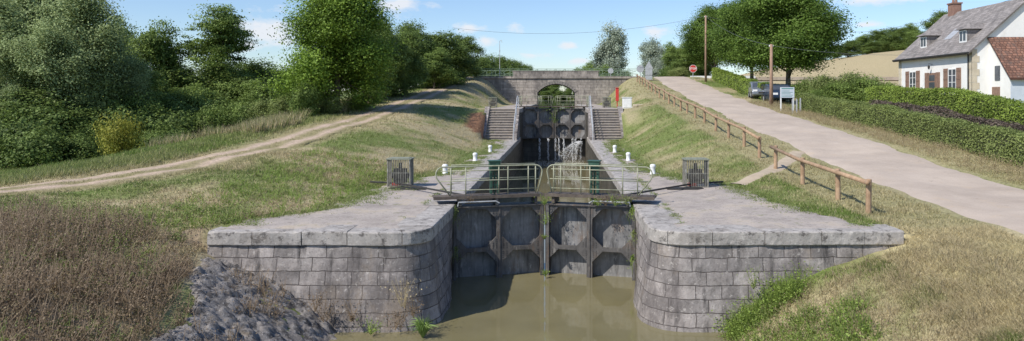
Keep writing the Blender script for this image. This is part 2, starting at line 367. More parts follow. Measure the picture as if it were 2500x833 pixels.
g=npmesh('ground',V,Fq,M_ground,col=gcol(GX,GY).reshape(-1,3),smooth=True); g['kind']='structure'
def ribbon(name,P,half,z0,mat,nw=9,rag=.25,seed=1,col=None):
    d=np.gradient(P,axis=0); d/=np.hypot(d[:,0],d[:,1])[:,None]; nrm=np.c_[-d[:,1],d[:,0]]
    vs=[];
    for k in range(nw):
        t=-1+2*k/(nw-1); hw=half+(fbm(P[:,0]*1.0,P[:,1]*1.0,.8,seed+(k>nw//2)*5)-.5)*rag*2*(abs(t)>.9)
        x=P[:,0]+nrm[:,0]*t*hw; y=P[:,1]+nrm[:,1]*t*hw
        z=H(x,y)+(z0 if abs(t)<.95 else -.05); vs.append(np.c_[x,y,z])
    V=np.stack(vs,1).reshape(-1,3); n=len(P); i,j=np.meshgrid(np.arange(nw-1),np.arange(n-1)); b=(j*nw+i).ravel()
    o=npmesh(name,V,np.c_[b,b+1,b+nw+1,b+nw],mat,smooth=True,col=col(V) if col else None); o['kind']='structure'; return o
M_track=colmat('dirt_track',.95,7,.4,0,.6)
def trkcol(V):
    d=pdist(V[:,0],V[:,1],TRKd); n=fbm(V[:,0],V[:,1],.9,44)
    rut=np.exp(-((d-.62)/.30)**2); k=np.clip(rut*1.1+(n-.5)*1.4-.05,0,1)[:,None]
    return np.array((.27,.235,.12))*(1-k)+np.array((.49,.375,.285))*k
ribbon('dirt_track',dens(TRK,.35),1.35,.03,M_track,15,.5,col=trkcol)
ribbon('road',dens(RD,.5),2.35,.035,M_road,9,.22,3)
ribbon('footpath',FPd,.42,.035,nmat('footpath_dust',(.38,.3,.21),(.5,.41,.3),2,.95,.4),5,.2,5)
mb=MB(); mb.box(-13,10.6,95.6,100.6,5.5,5.74); mb.box(10.6,70,95.6,100.6,5.3,5.735)
obj('bridge_road',mb,M_road,kind='structure')
mb=MB(); mb.box(17.5,26,95.3,95.5,5.55,5.86); obj('kerb',mb,M_white,kind='structure')
for sgn,pv,nm in ((-1,pvL,'paving'),(1,pvR,'paving')):
    ys=np.arange(16.9,55.9,.2); nw=22; vs=[]
    for k in range(nw):
        t=k/(nw-1); e=(fbm(np.full_like(ys,sgn*5.),ys,.9,9)-.5)*.9+(fbm(np.full_like(ys,sgn*9.),ys,2.6,19)-.5)*.6
        x=3.2+(pv(ys)+e-3.2)*t; hz_=H(sgn*x,ys)
        z=np.maximum(0,hz_+.03)+(fbm(x,ys,.8,50)-.5)*.015-(.08 if k==nw-1 else 0)
        vs.append(np.c_[sgn*x,ys,z])
    V=np.stack(vs,1).reshape(-1,3); n=len(ys); i,j=np.meshgrid(np.arange(nw-1),np.arange(n-1)); b=(j*nw+i).ravel()
    o=npmesh(nm,V,np.c_[b,b+1,b+nw+1,b+nw],M_pave,smooth=True); o['kind']='structure'
mb=MB()
for s in (-1,1): mb.box(min(s*3.2,s*6.3),max(s*3.2,s*6.3),57.2,95,2.0,2.165)
obj('upper_paving',mb,M_pave,kind='structure')
mb=MB(); mb.add([(-14,-40,-2.2),(14,-40,-2.2),(14,61.3,-2.2),(-14,61.3,-2.2)],[(0,1,2,3)]); obj('canal_water',mb,M_water,kind='structure')
mb=MB(); mb.add([(-2.7,61.2,1.85),(2.7,61.2,1.85),(2.7,101,1.85),(-2.7,101,1.85)],[(0,1,2,3)]); mb.add([(-7.5,101.02,1.85),(7.5,101.02,1.85),(7.5,700,1.85),(-7.5,700,1.85)],[(0,1,2,3)]); obj('upper_canal_water',mb,M_waterU,kind='structure')
# ---------------------------------------------------------------- lock walls
def lockpath(sgn):
    P=[(8.3 if sgn>0 else 7.6,16.72),(6,16.66),(3.4,16.6)]
    for k in range(1,9):
        a=math.pi/2*k/9; P.append((3.4-.8*math.sin(a),17.4-.8*math.cos(a)))
    P+= [(2.6,17.4),(2.6,30),(2.6,56.2)]
    return np.array([(sgn*x,y) for x,y in P])
def resamp(P,st):
    d=np.r_[0,np.cumsum(np.hypot(*np.diff(P,axis=0).T))]; n=max(2,int(d[-1]/st)+1); t=np.linspace(0,d[-1],n)
    return np.c_[I(t,d,P[:,0]),I(t,d,P[:,1])],t
def outn(Q,sgn):
    d=np.gradient(Q,axis=0); d/=np.hypot(d[:,0],d[:,1])[:,None]
    return np.c_[-d[:,1],d[:,0]]
for sgn in (-1,1):
    P=lockpath(sgn); Q,t=resamp(P,.1); nrm=outn(Q,sgn)
    if nrm[0,1]>0: nrm=-nrm
    root=thing('lock_wall',(sgn*5,17.2,-2.3),'weathered grey stone lock wing wall with rounded corner and lichen coping','lock wall','canal lock walls')
    cut=np.argmax((np.abs(Q[:,0])<2.65)&(Q[:,1]>20.6))
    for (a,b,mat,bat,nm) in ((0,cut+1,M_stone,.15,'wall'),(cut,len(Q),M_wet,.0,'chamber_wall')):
        mb=MB(); zs=np.arange(-.25,-3.9,-.1 if a==0 else -.4)
        q=Q[a:b]; nn=nrm[a:b]; tt=t[a:b]
        fade=np.ones(len(q)) if bat==0 else 1-ss(18.5,20.6,q[:,1])*(np.abs(q[:,0])<2.8)
        vs=[];
        for z in zs:
            jit=(fbm(tt,np.full_like(tt,z),2.2,60)-.5)*.05+(fbm(tt,np.full_like(tt,z),4.5,64,2)-.5)*.02
            row=math.floor(z/.3); blk=TAB[(np.floor(tt/.62+row*.43).astype(int))%256,row%256]; jit=jit+(blk-.5)*.02
            p=q+nn*((-z-.4)*bat*fade+jit)[:,None]; vs+=[(x,y,z) for x,y in p]
        n=len(q); fs=[];us=[]
        for j in range(len(zs)-1):
            for i in range(n-1):
                fs.append((j*n+i,j*n+i+1,(j+1)*n+i+1,(j+1)*n+i))
                us.append([(tt[i],zs[j]),(tt[i+1],zs[j]),(tt[i+1],zs[j+1]),(tt[i],zs[j+1])])
        mb.add(vs,fs,0,us)
        if a==0:
            mb.add([(q[0,0],q[0,1],-.25),(q[0,0],q[0,1]+1.2,-.25),(q[0,0],q[0,1]+1.2,-3),(q[0,0],q[0,1]-.3,-3)],[(0,1,2,3)],0,[[(0,-.4),(1.2,-.4),(1.2,-3),(0,-3)]])
        obj(nm,mb,mat,root,smooth=True)
    mb=MB(); L=t[-1]; s=0; prof=[(-.85,-.25),(-.85,.0),(-.3,.006),(-.05,.003),(.042,-.008),(.055,-.03),(.052,-.17),(.05,-.30),(.035,-.32),(-.5,-.32)]
    while s<L-.3:
        ln=random.uniform(.9,1.35) if s<11 else random.uniform(1.2,1.8)
        e=min(s+ln,L); tt=np.linspace(s+.008,e-.008,max(3,int((e-s)/.08))); x=I(tt,t,Q[:,0]); y=I(tt,t,Q[:,1]); nX=I(tt,t,nrm[:,0]); nY=I(tt,t,nrm[:,1]); l=np.hypot(nX,nY); nX/=l;nY/=l
        dz=random.uniform(-.008,.006); do=random.uniform(-.012,.01); vs=[]
        inner=(np.abs(x)<2.75)&(y>20)
        for i in range(len(tt)):
            chip=max(0,float(vn(tt[i]*3.1,0,33+(sgn>0)*3))-.68)*.10
            for k,(o_,z_) in enumerate(prof):
                jj_=(random.random()-.5)*(.010 if k in(3,4,5,6,7) else .003)
                zz=z_+dz*(k>0)+(random.random()-.5)*(.008 if k in(3,4,5,7) else .002)
                oo=o_+do+jj_
                if k in(4,5): oo-=chip; zz-=chip*.8
                if inner[i]: oo=min(oo,.05)
                vs.append((x[i]+nX[i]*oo,y[i]+nY[i]*oo,zz))
        n=len(prof); fs=[]
        for i in range(len(tt)-1):
            for k in range(n): fs.append((i*n+k,i*n+(k+1)%n,(i+1)*n+(k+1)%n,(i+1)*n+k))
        fs.append(tuple(range(n))); fs.append(tuple((len(tt)-1)*n+k for k in range(n)))
        mb.add(vs,fs); s=e
    obj('coping',mb,M_cope,root)
    r2=thing('upper_lock_wall',(sgn*3,58,0),'dark wet stone upper lock head wall with pale coping','lock wall','upper lock walls')
    mb=MB(); x=sgn*2.6
    mb.add([(x,56.2,-4),(x,95,-4),(x,95,2.0),(x,56.2,2.0)],[(0,1,2,3)],0,[[(0,-4),(39,-4),(39,2),(0,2)]])
    mb.add([(x,56.2,-4),(sgn*5.1,56.2,-4),(sgn*5.1,56.2,2.0),(x,56.2,2.0)],[(0,1,2,3)],0,[[(0,-4),(2.5,-4),(2.5,2),(0,2)]])
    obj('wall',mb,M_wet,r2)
    mb=MB(); yy=56.15
    while yy<94.5:
        l=random.uniform(1.1,1.7); a,b=sorted((sgn*2.56,sgn*3.25)); mb.box(a,b,yy,min(yy+l-.02,95),1.85,2.18+random.uniform(-.01,.01)); yy+=l
    obj('coping',mb,M_cope,r2,bevel=.03)
    st=thing('stone_staircase',(sgn*3.8,54,0),'worn grey stone steps climbing beside the lock chamber','steps','lock side steps')
    mb=MB(); a,b=sorted((sgn*2.95,sgn*4.9))
    for k in range(12):
        mb.box(a,b,52.6+k*.3,56.19,-.05+k*.18,.0+(k+1)*.18-.03)
    obj('riser',mb,M_step,st)
    mb=MB()
    for k in range(12): mb.box(a-.01,b+.01,52.55+k*.3,52.95+k*.3,(k+1)*.18-.029,(k+1)*.18+.012)
    obj('step',mb,M_pave,st)
    mb=MB(); a,b=sorted((sgn*4.9,sgn*5.25)); mb.prism([(52.3,-.3),(56.6,-.3),(56.6,2.35),(56.0,2.35),(52.3,.3)],'x',a,b); 
    a,b=sorted((sgn*2.62,sgn*2.95)); mb.prism([(52.3,-.02),(56.14,-.02),(56.14,2.2),(55.9,2.2),(52.3,.2)],'x',a,b); obj('cheek_wall',mb,M_stone,st,boxuv=True)
    mb=MB(); xh=sgn*2.8
    mb.path([(xh,51.6,0),(xh,51.6,.95),(xh,56.2,3.15),(xh,58.0,3.15),(xh,58.0,2.2)],.035)
    mb.path([(xh,51.6,.5),(xh,56.2,2.7),(xh,58,2.7)],.025)
    for k in (1,2,3): mb.path([(xh,51.6+k*1.15,.1+k*.5),(xh,51.6+k*1.15,.95+k*.55)],.025)
    obj('handrail',mb,M_galv,st)
mb=MB(); mb.add([(-2.6,61.6,-4),(2.6,61.6,-4),(2.6,61.6,.1),(-2.6,61.6,.1)],[(0,1,2,3)],0,[[(0,0),(5.2,0),(5.2,4),(0,4)]]); mb.add([(-2.6,61.6,.1),(2.6,61.6,.1),(2.6,63,.1),(-2.6,63,.1)],[(0,1,2,3)])
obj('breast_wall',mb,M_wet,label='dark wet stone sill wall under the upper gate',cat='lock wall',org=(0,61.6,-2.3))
# rubble apron
xs=np.arange(-10.5,-4.0,.04); ys=np.arange(9.5,16.75,.04); AX,AY=np.meshgrid(xs,ys)
lim=I(AY,[9.5,12,16.7],[-5.6,-6.2,-7.6])+(fbm(AX,AY,.9,70)-.5)*1.3
ins=ss(-.35,.25,AX-lim)
wx_=AX+(fbm(AX,AY,2,73)-.5)*.3; wy_=AY+(fbm(AX,AY,2,74)-.5)*.3
d1,h1=worley(wx_,wy_,.24); d2,h2=worley(wx_,wy_,.12)
bmp=np.sqrt(np.clip(.42-d1**2,0,1))*.17*(.2+h1)+np.sqrt(np.clip(.42-d2**2,0,1))*.10*(.2+h2)+(fbm(AX,AY,.8,71,4)-.5)*.15
AZ=H(AX,AY)-.25+.25*ins+bmp*ins*.85
nx2,ny2=len(xs),len(ys); ii,jj=np.meshgrid(np.arange(nx2-1),np.arange(ny2-1)); b0=(jj*nx2+ii).ravel()
o=npmesh('rubble_apron',np.c_[AX.ravel(),AY.ravel(),AZ.ravel()],np.c_[b0,b0+1,b0+nx2+1,b0+nx2],M_rubble); o['kind']='structure'
# ---------------------------------------------------------------- lock gates
def leaftf(sgn,yh,yc):
    hx,cx=2.6,0.02; L=math.hypot(hx-cx,yc-yh); ux,uy=(cx-hx)/L,(yc-yh)/L
    nn=(uy,-ux) if -ux<0 else (-uy,ux)
    def tf(s_,d,z): return (sgn*(hx+ux*s_+nn[0]*d), yh+uy*s_+nn[1]*d, z)
    return tf,L
def octcell(mb,x0,x1,z0,z1,m,ch,th,d0=0):
    X0,X1,Z0,Z1=x0+m,x1-m,z0+m*.7,z1-m*.7
    oc=[(X0+ch,Z0),(X1-ch,Z0),(X1,Z0+ch),(X1,Z1-ch),(X1-ch,Z1),(X0+ch,Z1),(X0,Z1-ch),(X0,Z0+ch)]
    ou=[(x0,z0),(x1,z0),(x1,z1),(x0,z1)]
    V=[]
    for d in (d0,d0-th): V+= [(a,d,b) for a,b in ou]+[(a,d,b) for a,b in oc]
    F_=[]
    side=[(0,1,5,4),(1,2,7,6),(2,3,9,8),(3,0,11,10)]; cor=[(0,4,11),(1,6,5),(2,8,7),(3,10,9)]
    for f in side+cor: F_.append(f); F_.append(tuple(reversed([k+12 for k in f])))
    for k in range(8): F_.append((4+k,4+(k+1)%8,16+(k+1)%8,16+k))
    for k in range(4): F_.append((k,(k+1)%4,12+(k+1)%4,12+k))
    mb.add(V,F_)
def gate(sgn,yh,yc,rows,name,label,grp):
    tf,L=leaftf(sgn,yh,yc)
    root=thing(name,(sgn*1.3,(yh+yc)/2,rows[-1][0]),label,'lock gate',grp)
    fr=MB(); fr.tf=tf; cols=[(0,L*.5),(L*.5,L)]
    for (z0,z1) in rows:
        for (a,b) in cols:
            octcell(fr,a,b,z0,z1,.085,.31,.05)
        fr.box(0.02,L-.02,-.34,-.051,z1-.03,z1+.0)
    zb,zt=rows[-1][0],rows[0][1]
    for xx in (.0,L*.5-.03,L-.07): fr.box(xx,xx+.07,-.34,-.051,zb,zt-.001)
    fr.box(L-.12,L-.03,.002,.05,zb,zt); fr.box(L*.5-.02,L*.5+.02,.002,.03,zb,zt)
    for (z0,z1) in rows:
        for cx in (.0,L*.5,L):
            for k in range(5):
                for sd in (-1,1):
                    for r_ in (.1,.2):
                        x=cx+sd*(r_); 
                        for z in (z1-.06-.06*k,z0+.06+.06*k):
                            if 0<x<L and r_+.06*k<.36: fr.box(x-.012,x+.012,0,.014,z-.012,z+.012)
    obj('frame',fr,M_steel,root)
    sk=MB(); sk.tf=tf; sk.box(0,L,-.37,-.345,zb,zt); obj('skin_plate',sk,M_skin,root)
    tp=MB(); tp.tf=tf; tp.box(-.05,L+.02,-.4,.06,zt+.002,zt+.04); obj('top_beam',tp,M_steel,root)
    return root,tf,L
def railing(root,tf,L,zb,h=.82,gear=True):
    mb=MB(); mb.tf=tf; R=lambda pts,r=.02,n=6,closed=False: mb.path(pts,r*.85,n,0,closed)
    a,b=-.5,L-.06; d=.02
    def arc(cx,cz,rx,rz,t0,t1,n=7): return [(cx+rx*math.cos(t0+(t1-t0)*i/(n-1)),d,cz+rz*math.sin(t0+(t1-t0)*i/(n-1))) for i in range(n)]
    zt=zb+h; pi=math.pi
    loop=[(a+.4,d,zb)]+[(a+.02,d,zt-.32)]+arc(a+.2,zt-.2,.2,.2,pi,pi/2)+arc(b-.2,zt-.2,.2,.2,pi/2,0)+[(b-.02,d,zt-.32),(b-.15,d,zb)]
    R(loop,.024)
    R([(a+.14,d,zt-.12),(b-.12,d,zt-.12)],.016)
    R([(a+.05,d,zb+h*.5),(b-.08,d,zb+h*.5)],.018)
    R([(a+.3,d,zb+h*.17),(b-.1,d,zb+h*.17)],.014)
    for x in (a+.42,a+.85,L*.5-.02,L*.5+.25,b-.42,b-.2): R([(x,d,zb),(x,d,zt)],.02)
    d=-.5; R([(a+.5,d,zb),(a+.5,d,zt),(b-.1,d,zt),(b-.1,d,zb)],.018); R([(a+.5,d,zb+h*.5),(b-.1,d,zb+h*.5)],.015)
    obj('railing',mb,M_rail,root,smooth=True)
    wk=MB(); wk.tf=tf; wk.box(-.55,L-.01,-.55,.12,zb-.09,zb-.04); wk.box(-.58,L-.01,.121,.15,zb-.10,zb-.01)
    for k in range(9): wk.box(-.5+k*.35,-.47+k*.35,-.5,.1,zb-.039,zb-.03)
    obj('walkway',wk,M_rust,root)
    for x in (.15,L*.45,L-.3):
        br=MB(); br.tf=tf; br.box(x,x+.08,-.45,.08,zb-.3,zb-.091); obj('bracket',br,M_steel,root)
    if gear:
        gb=MB(); gb.tf=tf; x=L*.5-.02-.1
        gb.box(x-.16,x+.16,-.25,-.03,zt-.12,zt+.12); gb.box(x-.14,x-.07,-.2,-.08,zb,zt-.12); gb.box(x+.07,x+.14,-.2,-.08,zb,zt-.12)
        gb.box(x-.19,x+.19,-.28,.0,zt+.121,zt+.15); gb.box(x-.1,x-.02,-.029,-.01,zt-.06,zt+.02); gb.box(x+.02,x+.12,-.029,-.012,zt-.08,zt+.06)
        gb.path([(x,-.14,zb-.3),(x,-.14,zt-.1)],.03); gb.path([(x+.16,-.12,zt),(x+.26,-.12,zt),(x+.26,-.06,zt-.12)],.015)
        for k in range(5): gb.box(x-.069,x+.069,-.17,-.12,zb+.1+k*.13,zb+.13+k*.13)
        obj('paddle_gear',gb,M_green,root,bevel=.006)
for sgn in (-1,1):
    root,tf,L=gate(sgn,20.95,21.65,[(-1.36,-.12),(-2.75,-1.36),(-3.9,-2.75)],'lock_gate','weathered riveted steel lock gate leaf with octagonal recesses and olive railing','lower gate leaves')
    railing(root,tf,L,.24)
    pp=MB(); pp.tf=tf; pp.path([(.1,.2,-.05),(.12,.2,.06),(1.2,.2,.06),(1.3,.2,0)],.02); obj('bent_pipe',pp,M_galv,root)
    root,tf,L=gate(sgn,60.3,61.0,[(.85,2.1),(-.35,.85)],'upper_lock_gate','dark brown steel upper lock gate leaf with railing, leaking water','upper gate leaves')
    railing(root,tf,L,2.35,gear=False)
    bar=MB(); bar.path([(sgn*6.1,25.3,.13),(sgn*5.0,24.75,.14),(sgn*2.2,21.35,.17)],.03); bar.box(min(sgn*5.2,sgn*4.0),max(sgn*5.2,sgn*4.0),24.1,24.5,.0,.05)
    obj('gate_operating_bar',bar,M_dark,label='black iron bar linking gate leaf to caged winch',cat='iron bar',group='gate bars')
def cage(x,y,z,w=.78,d=.6,h=.92,red=False,grp='caged winch cabinets',lab=None):
    root=thing('winch_cabinet',(x,y,z),lab or 'weathered slatted metal cage over a gate winch','winch cage',grp)
    mb=MB(); x0,x1,y0,y1=x-w/2,x+w/2,y-d/2,y+d/2
    for (a,b) in ((x0,y0),(x1-.04,y0),(x0,y1-.04),(x1-.04,y1-.04)): mb.box(a,a+.04,b,b+.04,z,z+h)
    n=12
    for k in range(1,n): 
        xx=x0+.04+(w-.08)*k/n; mb.box(xx-.009,xx+.009,y0+.01,y0+.025,z+.03,z+h); mb.box(xx-.009,xx+.009,y1-.025,y1-.01,z+.03,z+h)
    for k in range(1,9):
        yy=y0+.04+(d-.08)*k/9; mb.box(x0+.01,x0+.025,yy-.009,yy+.009,z+.03,z+h); mb.box(x1-.025,x1-.01,yy-.009,yy+.009,z+.03,z+h)
    for zz in (z+.02,z+h*.5): mb.box(x0+.04,x1-.04,y0+.027,y0+.04,zz,zz+.03)
    obj('cage',mb,M_cage,root)
    mb=MB(); mb.box(x0-.03,x1+.03,y0-.03,y1+.03,z+h,z+h+.04); mb.box(x0+.05,x1-.05,y0+.05,y1-.05,z+h+.041,z+h+.055); obj('lid',mb,M_cagetop,root,bevel=.01)
    mb=MB(); mb.box(x-.2,x+.2,y-.12,y+.12,z+.12,z+.6); mb.path([(x-.28,y,z+.35),(x+.28,y,z+.35)],.09,12); mb.box(x-.05,x+.05,y-.05,y+.05,z+.6,z+.8); obj('winch',mb,M_dark,root,bevel=.01)
    mb=MB(); mb.box(x-.25,x+.0 if red else x-.15,y-.2,y+.1,z+.005,z+.13); obj('motor_base',mb,M_red if red else M_dark,root,bevel=.01)
    return root
cage(-5.0,25.0,.02,red=True,lab='slatted metal winch cage with red base on the quay'); cage(5.05,24.8,.02,red=True)
cage(-5.3,63,2.17,.7,.55,.85,grp='upper winch cabinets'); cage(4.5,63,2.17,.7,.55,.85,grp='upper winch cabinets')
mb=MB(); mb.lathe((0,0,0),[(.12,0),(.12,.03),(.10,.05),(.095,.22),(.105,.27),(.12,.31),(.11,.37),(.07,.40),(.02,.41)],16)
B=obj('bollard',mb,M_white,label='small white mushroom mooring bollard on the quay edge',cat='bollard',group='white bollards',smooth=True,org=(0,0,0))
pos=[(4.14,29),(3.75,35.2),(3.5,40.5),(-4.1,29),(-3.6,35),(-3.4,40.5)]
B.location=(pos[0][0],pos[0][1],0)
for p in pos[1:]:
    n=B.copy(); n.location=(p[0],p[1],0); COL.objects.link(n)
# water spray : thin parabolic jets from the leaking gate
PS=[];EL=[]
for j in range(26):
    vx=-rng.uniform(.4,3.6); vy=-rng.uniform(.3,2.4); vz=rng.uniform(-.3,.8); x0=2.35-rng.random()*.25; z0=-.75+rng.random()*.2
    n=rng.integers(50,130); t=rng.random(n)*.8; sp=.02+.09*t
    P=np.c_[x0+vx*t+rng.normal(0,1,n)*sp*.5,60.1+vy*t+rng.normal(0,1,n)*sp,z0+vz*t-4.0*t*t+rng.normal(0,1,n)*sp*.5]; PS.append(P); EL.append(rng.uniform(1.0,2.4,n))
n=900; PS.append(np.c_[rng.uniform(-1.6,2.4,n),rng.uniform(55.4,60.3,n),np.full(n,-2.18)+rng.random(n)**3*.1]); EL.append(np.full(n,.8))
n=900; PS.append(np.c_[rng.choice([-1.2,-.5,.1,.4,.8,1.5,1.8,2.2],n)+rng.normal(0,.04,n),60.25+rng.normal(0,.04,n),rng.uniform(-2.1,-.35,n)]); EL.append(rng.uniform(3,8,n))
P=np.concatenate(PS); el=np.concatenate(EL); k=(P[:,2]>-2.19)&(np.abs(P[:,0])<2.55); P,el=P[k],el[k]; sz=rng.uniform(.009,.022,len(P))
o4=np.array([(1,0,0),(-.5,.87,0),(-.5,-.87,0),(0,0,1),(0,0,-1)]); VV=(P[:,None,:]+o4[None]*np.stack([sz,sz,sz*el],1)[:,None,:]).reshape(-1,3)
fb=(np.arange(len(P))*5)[:,None,None]+np.array([(0,1,3),(1,2,3),(2,0,3),(1,0,4),(2,1,4),(0,2,4)])[None]
o=npmesh('water_spray',VV,fb.reshape(-1,3),M_foam,nper=3); o['kind']='stuff'; o['label']='white spray of water leaking through the upper gate'
# ---------------------------------------------------------------- road bridge
root=thing('road_bridge',(0,98,2),'low segmental arch stone road bridge with railings over the canal','bridge')
mb=MB(); AW=2.45; xs=np.unique(np.r_[np.linspace(-10.6,-AW,9),np.linspace(-AW,AW,25),np.linspace(AW,10.6,9)])
def az(x): 
    R=(AW**2+1.15**2)/(2*1.15); return 4.8-R+math.sqrt(max(R*R-x*x,0))
for a,b in zip(xs[:-1],xs[1:]):
    ins_=abs((a+b)/2)<AW; za=az(a) if ins_ else 0; zb=az(b) if ins_ else 0
    for y in (95,101):
        mb.add([(a,y,za),(b,y,zb),(b,y,5.5),(a,y,5.5)],[(0,1,2,3)],0,[[(a,za),(b,zb),(b,5.5),(a,5.5)]])
    if ins_: mb.add([(a,95,za),(b,95,zb),(b,101,zb),(a,101,za)],[(0,1,2,3)],0,[[(a,0),(b,0),(b,6),(a,6)]])
for x in (-AW,AW): mb.add([(x,95,0),(x,101,0),(x,101,az(AW)),(x,95,az(AW))],[(0,1,2,3)],0,[[(0,0),(6,0),(6,4),(0,4)]])
obj('arch_wall',mb,M_stone2,root)
mb=MB(); K=17
for k in range(K):
    R=(AW**2+1.15**2)/(2*1.15); c=4.8-R; A=math.asin(AW/R); t0=-A+2*A*k/K+.008; t1=-A+2*A*(k+1)/K-.008; ro=R+.42
    mb.prism([(R*math.sin(t0),c+R*math.cos(t0)+.004),(R*math.sin(t1),c+R*math.cos(t1)+.004),(ro*math.sin(t1),c+ro*math.cos(t1)),(ro*math.sin(t0),c+ro*math.cos(t0))],'y',94.95,95.2)
obj('voussoir_ring',mb,M_step,root)
mb=MB(); mb.box(-10.7,10.7,94.85,95.5,5.5,5.78); mb.box(-10.7,10.7,100.6,101.1,5.5,5.78); obj('cornice',mb,M_stone2,root,bevel=.03,boxuv=True)
mb=MB()
for y in (94.95,100.7): mb.box(-5.6,5.5,y,y+.4,5.781,6.4); mb.box(-5.7,5.6,y-.05,y+.45,6.401,6.52)
obj('parapet',mb,M_stone2,root,boxuv=True)
mb=MB()
for y in (95.2,100.9):
    for z in (6.1,6.75): mb.path([(-10.9,y,z),(10.6,y,z)],.03)
    k=-10.8
    while k<10.7:
        mb.path([(k,y,5.78),(k,y,6.78)],.03); mb.path([(k,y,6.1),(k+1.2,y,6.75)],.016)
        k+=1.2
obj('bridge_railing',mb,nmat('green_bridge_rail',(.16,.24,.16),(.25,.33,.22),4,.6,.05),root)
# ---------------------------------------------------------------- fence
def fence(Ys,label):
    pts=[]
    for y in Ys:
        x=8.55+(y-19)*.018; pts.append((x,y,Hf(x,y)))
    root=thing('wooden_fence',pts[0],label,'wooden fence','roadside log fences')
    for i,(x,y,z) in enumerate(pts):
        mb=MB(); r=.075; jx=random.uniform(-.03,.03); h=.9
        mb.path([(x,y,z-.15),(x+jx*.5,y,z+h*.5),(x+jx,y,z+h),(x+jx,y,z+h+.015)],[r,r*.98,r*.97,r*.8],12)
        obj('post',mb,M_wood,root,smooth=False)
    mb=MB(); mb.path([(x-.11,y+(-.25 if i==0 else (.25 if i==len(pts)-1 else 0)),z+.84+random.uniform(-.01,.01)) for i,(x,y,z) in enumerate(pts)],[.062+random.uniform(-.004,.004) for _ in pts],10)
    obj('rail',mb,M_wood,root,smooth=True)
fence([19.2,21.4,24.7,28.0],'round larch log fence of four posts beside the road')
fence([30.4,33.1,36.4,39.7,43.1,46.3,49.6,52.6,55.8,59,62.2,65.4,68.6,71.8,75,78.2,81.4,84.6,88],'long round log fence climbing beside the road to the bridge')
# ---------------------------------------------------------------- vegetation
def leafquads(C,size,tint,up=.3,nb=None):
    n=len(C); a=rng.normal(size=(n,3))
    if nb is not None: a=a*.6+nb*1.0
    a[:,2]+=up*np.sign(a[:,2]+.3); a/=np.linalg.norm(a,axis=1)[:,None]
    b=rng.normal(size=(n,3)); u=np.cross(a,b); u/=np.linalg.norm(u,axis=1)[:,None]; w=np.cross(a,u)
    s=(size*rng.uniform(.6,1.25,n))[:,None]
    V=np.stack([C+u*s,C+w*s*.62,C-u*s,C-w*s*.62],1).reshape(-1,3)
    return V,np.arange(n*4).reshape(-1,4),np.repeat(np.clip(tint,0,1),4)
def crown_pts(rx,rz,cz,nl,nc,nleaf,lobe=.42,flat=.7,taper=0,hollow=.55,col=False):
    L=[]
    for i in range(nl):
        if col:
            z=-.92+1.8*(i+.5*random.random())/nl; a=random.uniform(0,6.28); f=(1-max(0,z)**2.4*.8)*(1-.12*max(0,-z)); rr=random.uniform(.3,.8)*f
            L.append((math.cos(a)*rr*rx,math.sin(a)*rr*rx,cz+z*rz*.92,random.uniform(.5,1.2)*lobe*rx*(.55+.45*f)))
        else:
            d=rng.normal(size=3); d/=np.linalg.norm(d); d[2]=d[2]*.95+.05
            rr=rng.uniform(.35,.78); zz=d[2]*rr; sc=1-taper*max(0,zz)
            L.append((d[0]*rr*rx*sc,d[1]*rr*rx*sc,cz+zz*rz,rng.uniform(.75,1.25)*lobe*rx*sc))
    L.append((0,0,cz+rz*.5,lobe*rx*.8)); L.append((0,0,cz-rz*.35,lobe*rx)); L=np.array(L)
    li=rng.integers(0,len(L),nc); d=rng.normal(size=(nc,3)); d/=np.linalg.norm(d,axis=1)[:,None]
    vs_=min(1.25,rz/rx*.85) if rz>rx else .8
    r=L[li,3]*rng.uniform(hollow,1.25,nc); c=L[li,:3]+d*r[:,None]*np.array((1,1,vs_))
    ct=rng.normal(.52,.22,nc)+(rng.random(len(L))[li]-.5)*.4; cr=rng.uniform(.4,1.3,nc)*rx*.11+.1
    ci=rng.integers(0,nc,nleaf); P=c[ci]+rng.normal(size=(nleaf,3))*(cr[ci,None])*np.array((1,1,flat))
    nb=P-np.array((0,0,cz)); nb/=np.linalg.norm(nb,axis=1)[:,None]+1e-6; nb=nb*.4+d[ci]*.7
    return P,ct[ci]+rng.normal(0,.16,nleaf),L,nb
def make_tree(kind,label,cat,rx,H_,cb,mat,nl=12,nc=260,nleaf=14000,ls=.13,taper=.2,lobe=.42,tr=.2,flat=.7,group=None,col=False):
    root=thing(kind,(0,0,0),label,cat,group)
    rz=(H_-cb)/2; cz=cb+rz
    P,t,L,nb=crown_pts(rx,rz*.85,cz,nl,nc,nleaf,lobe,flat,taper,col=col)
    k=P[:,2]>.1; P,t,nb=P[k],t[k],nb[k]
    V,Fq,T=leafquads(P,ls,t,nb=nb); npmesh('crown',V,Fq,mat,root,tint=T)
    mb=MB(); lean=random.uniform(-.3,.3)
    mb.path([(0,0,-.4),(.03,0,cb*.5),(lean*.5,0,cb+.3),(lean,.1,cz),(lean*.6,0,cz+rz*.6)],[tr*1.25,tr,tr*.8,tr*.5,tr*.15],8)
    for l in L[:9]:
        z0=random.uniform(cb*.7,cz); mb.path([(lean*z0/cz,0,z0),(l[0]*.45,l[1]*.45,z0+(l[2]-z0)*.6),(l[0],l[1],l[2])],[tr*.42,tr*.28,tr*.08],5)
    obj('trunk',mb,M_bark,root,smooth=True)
    return root
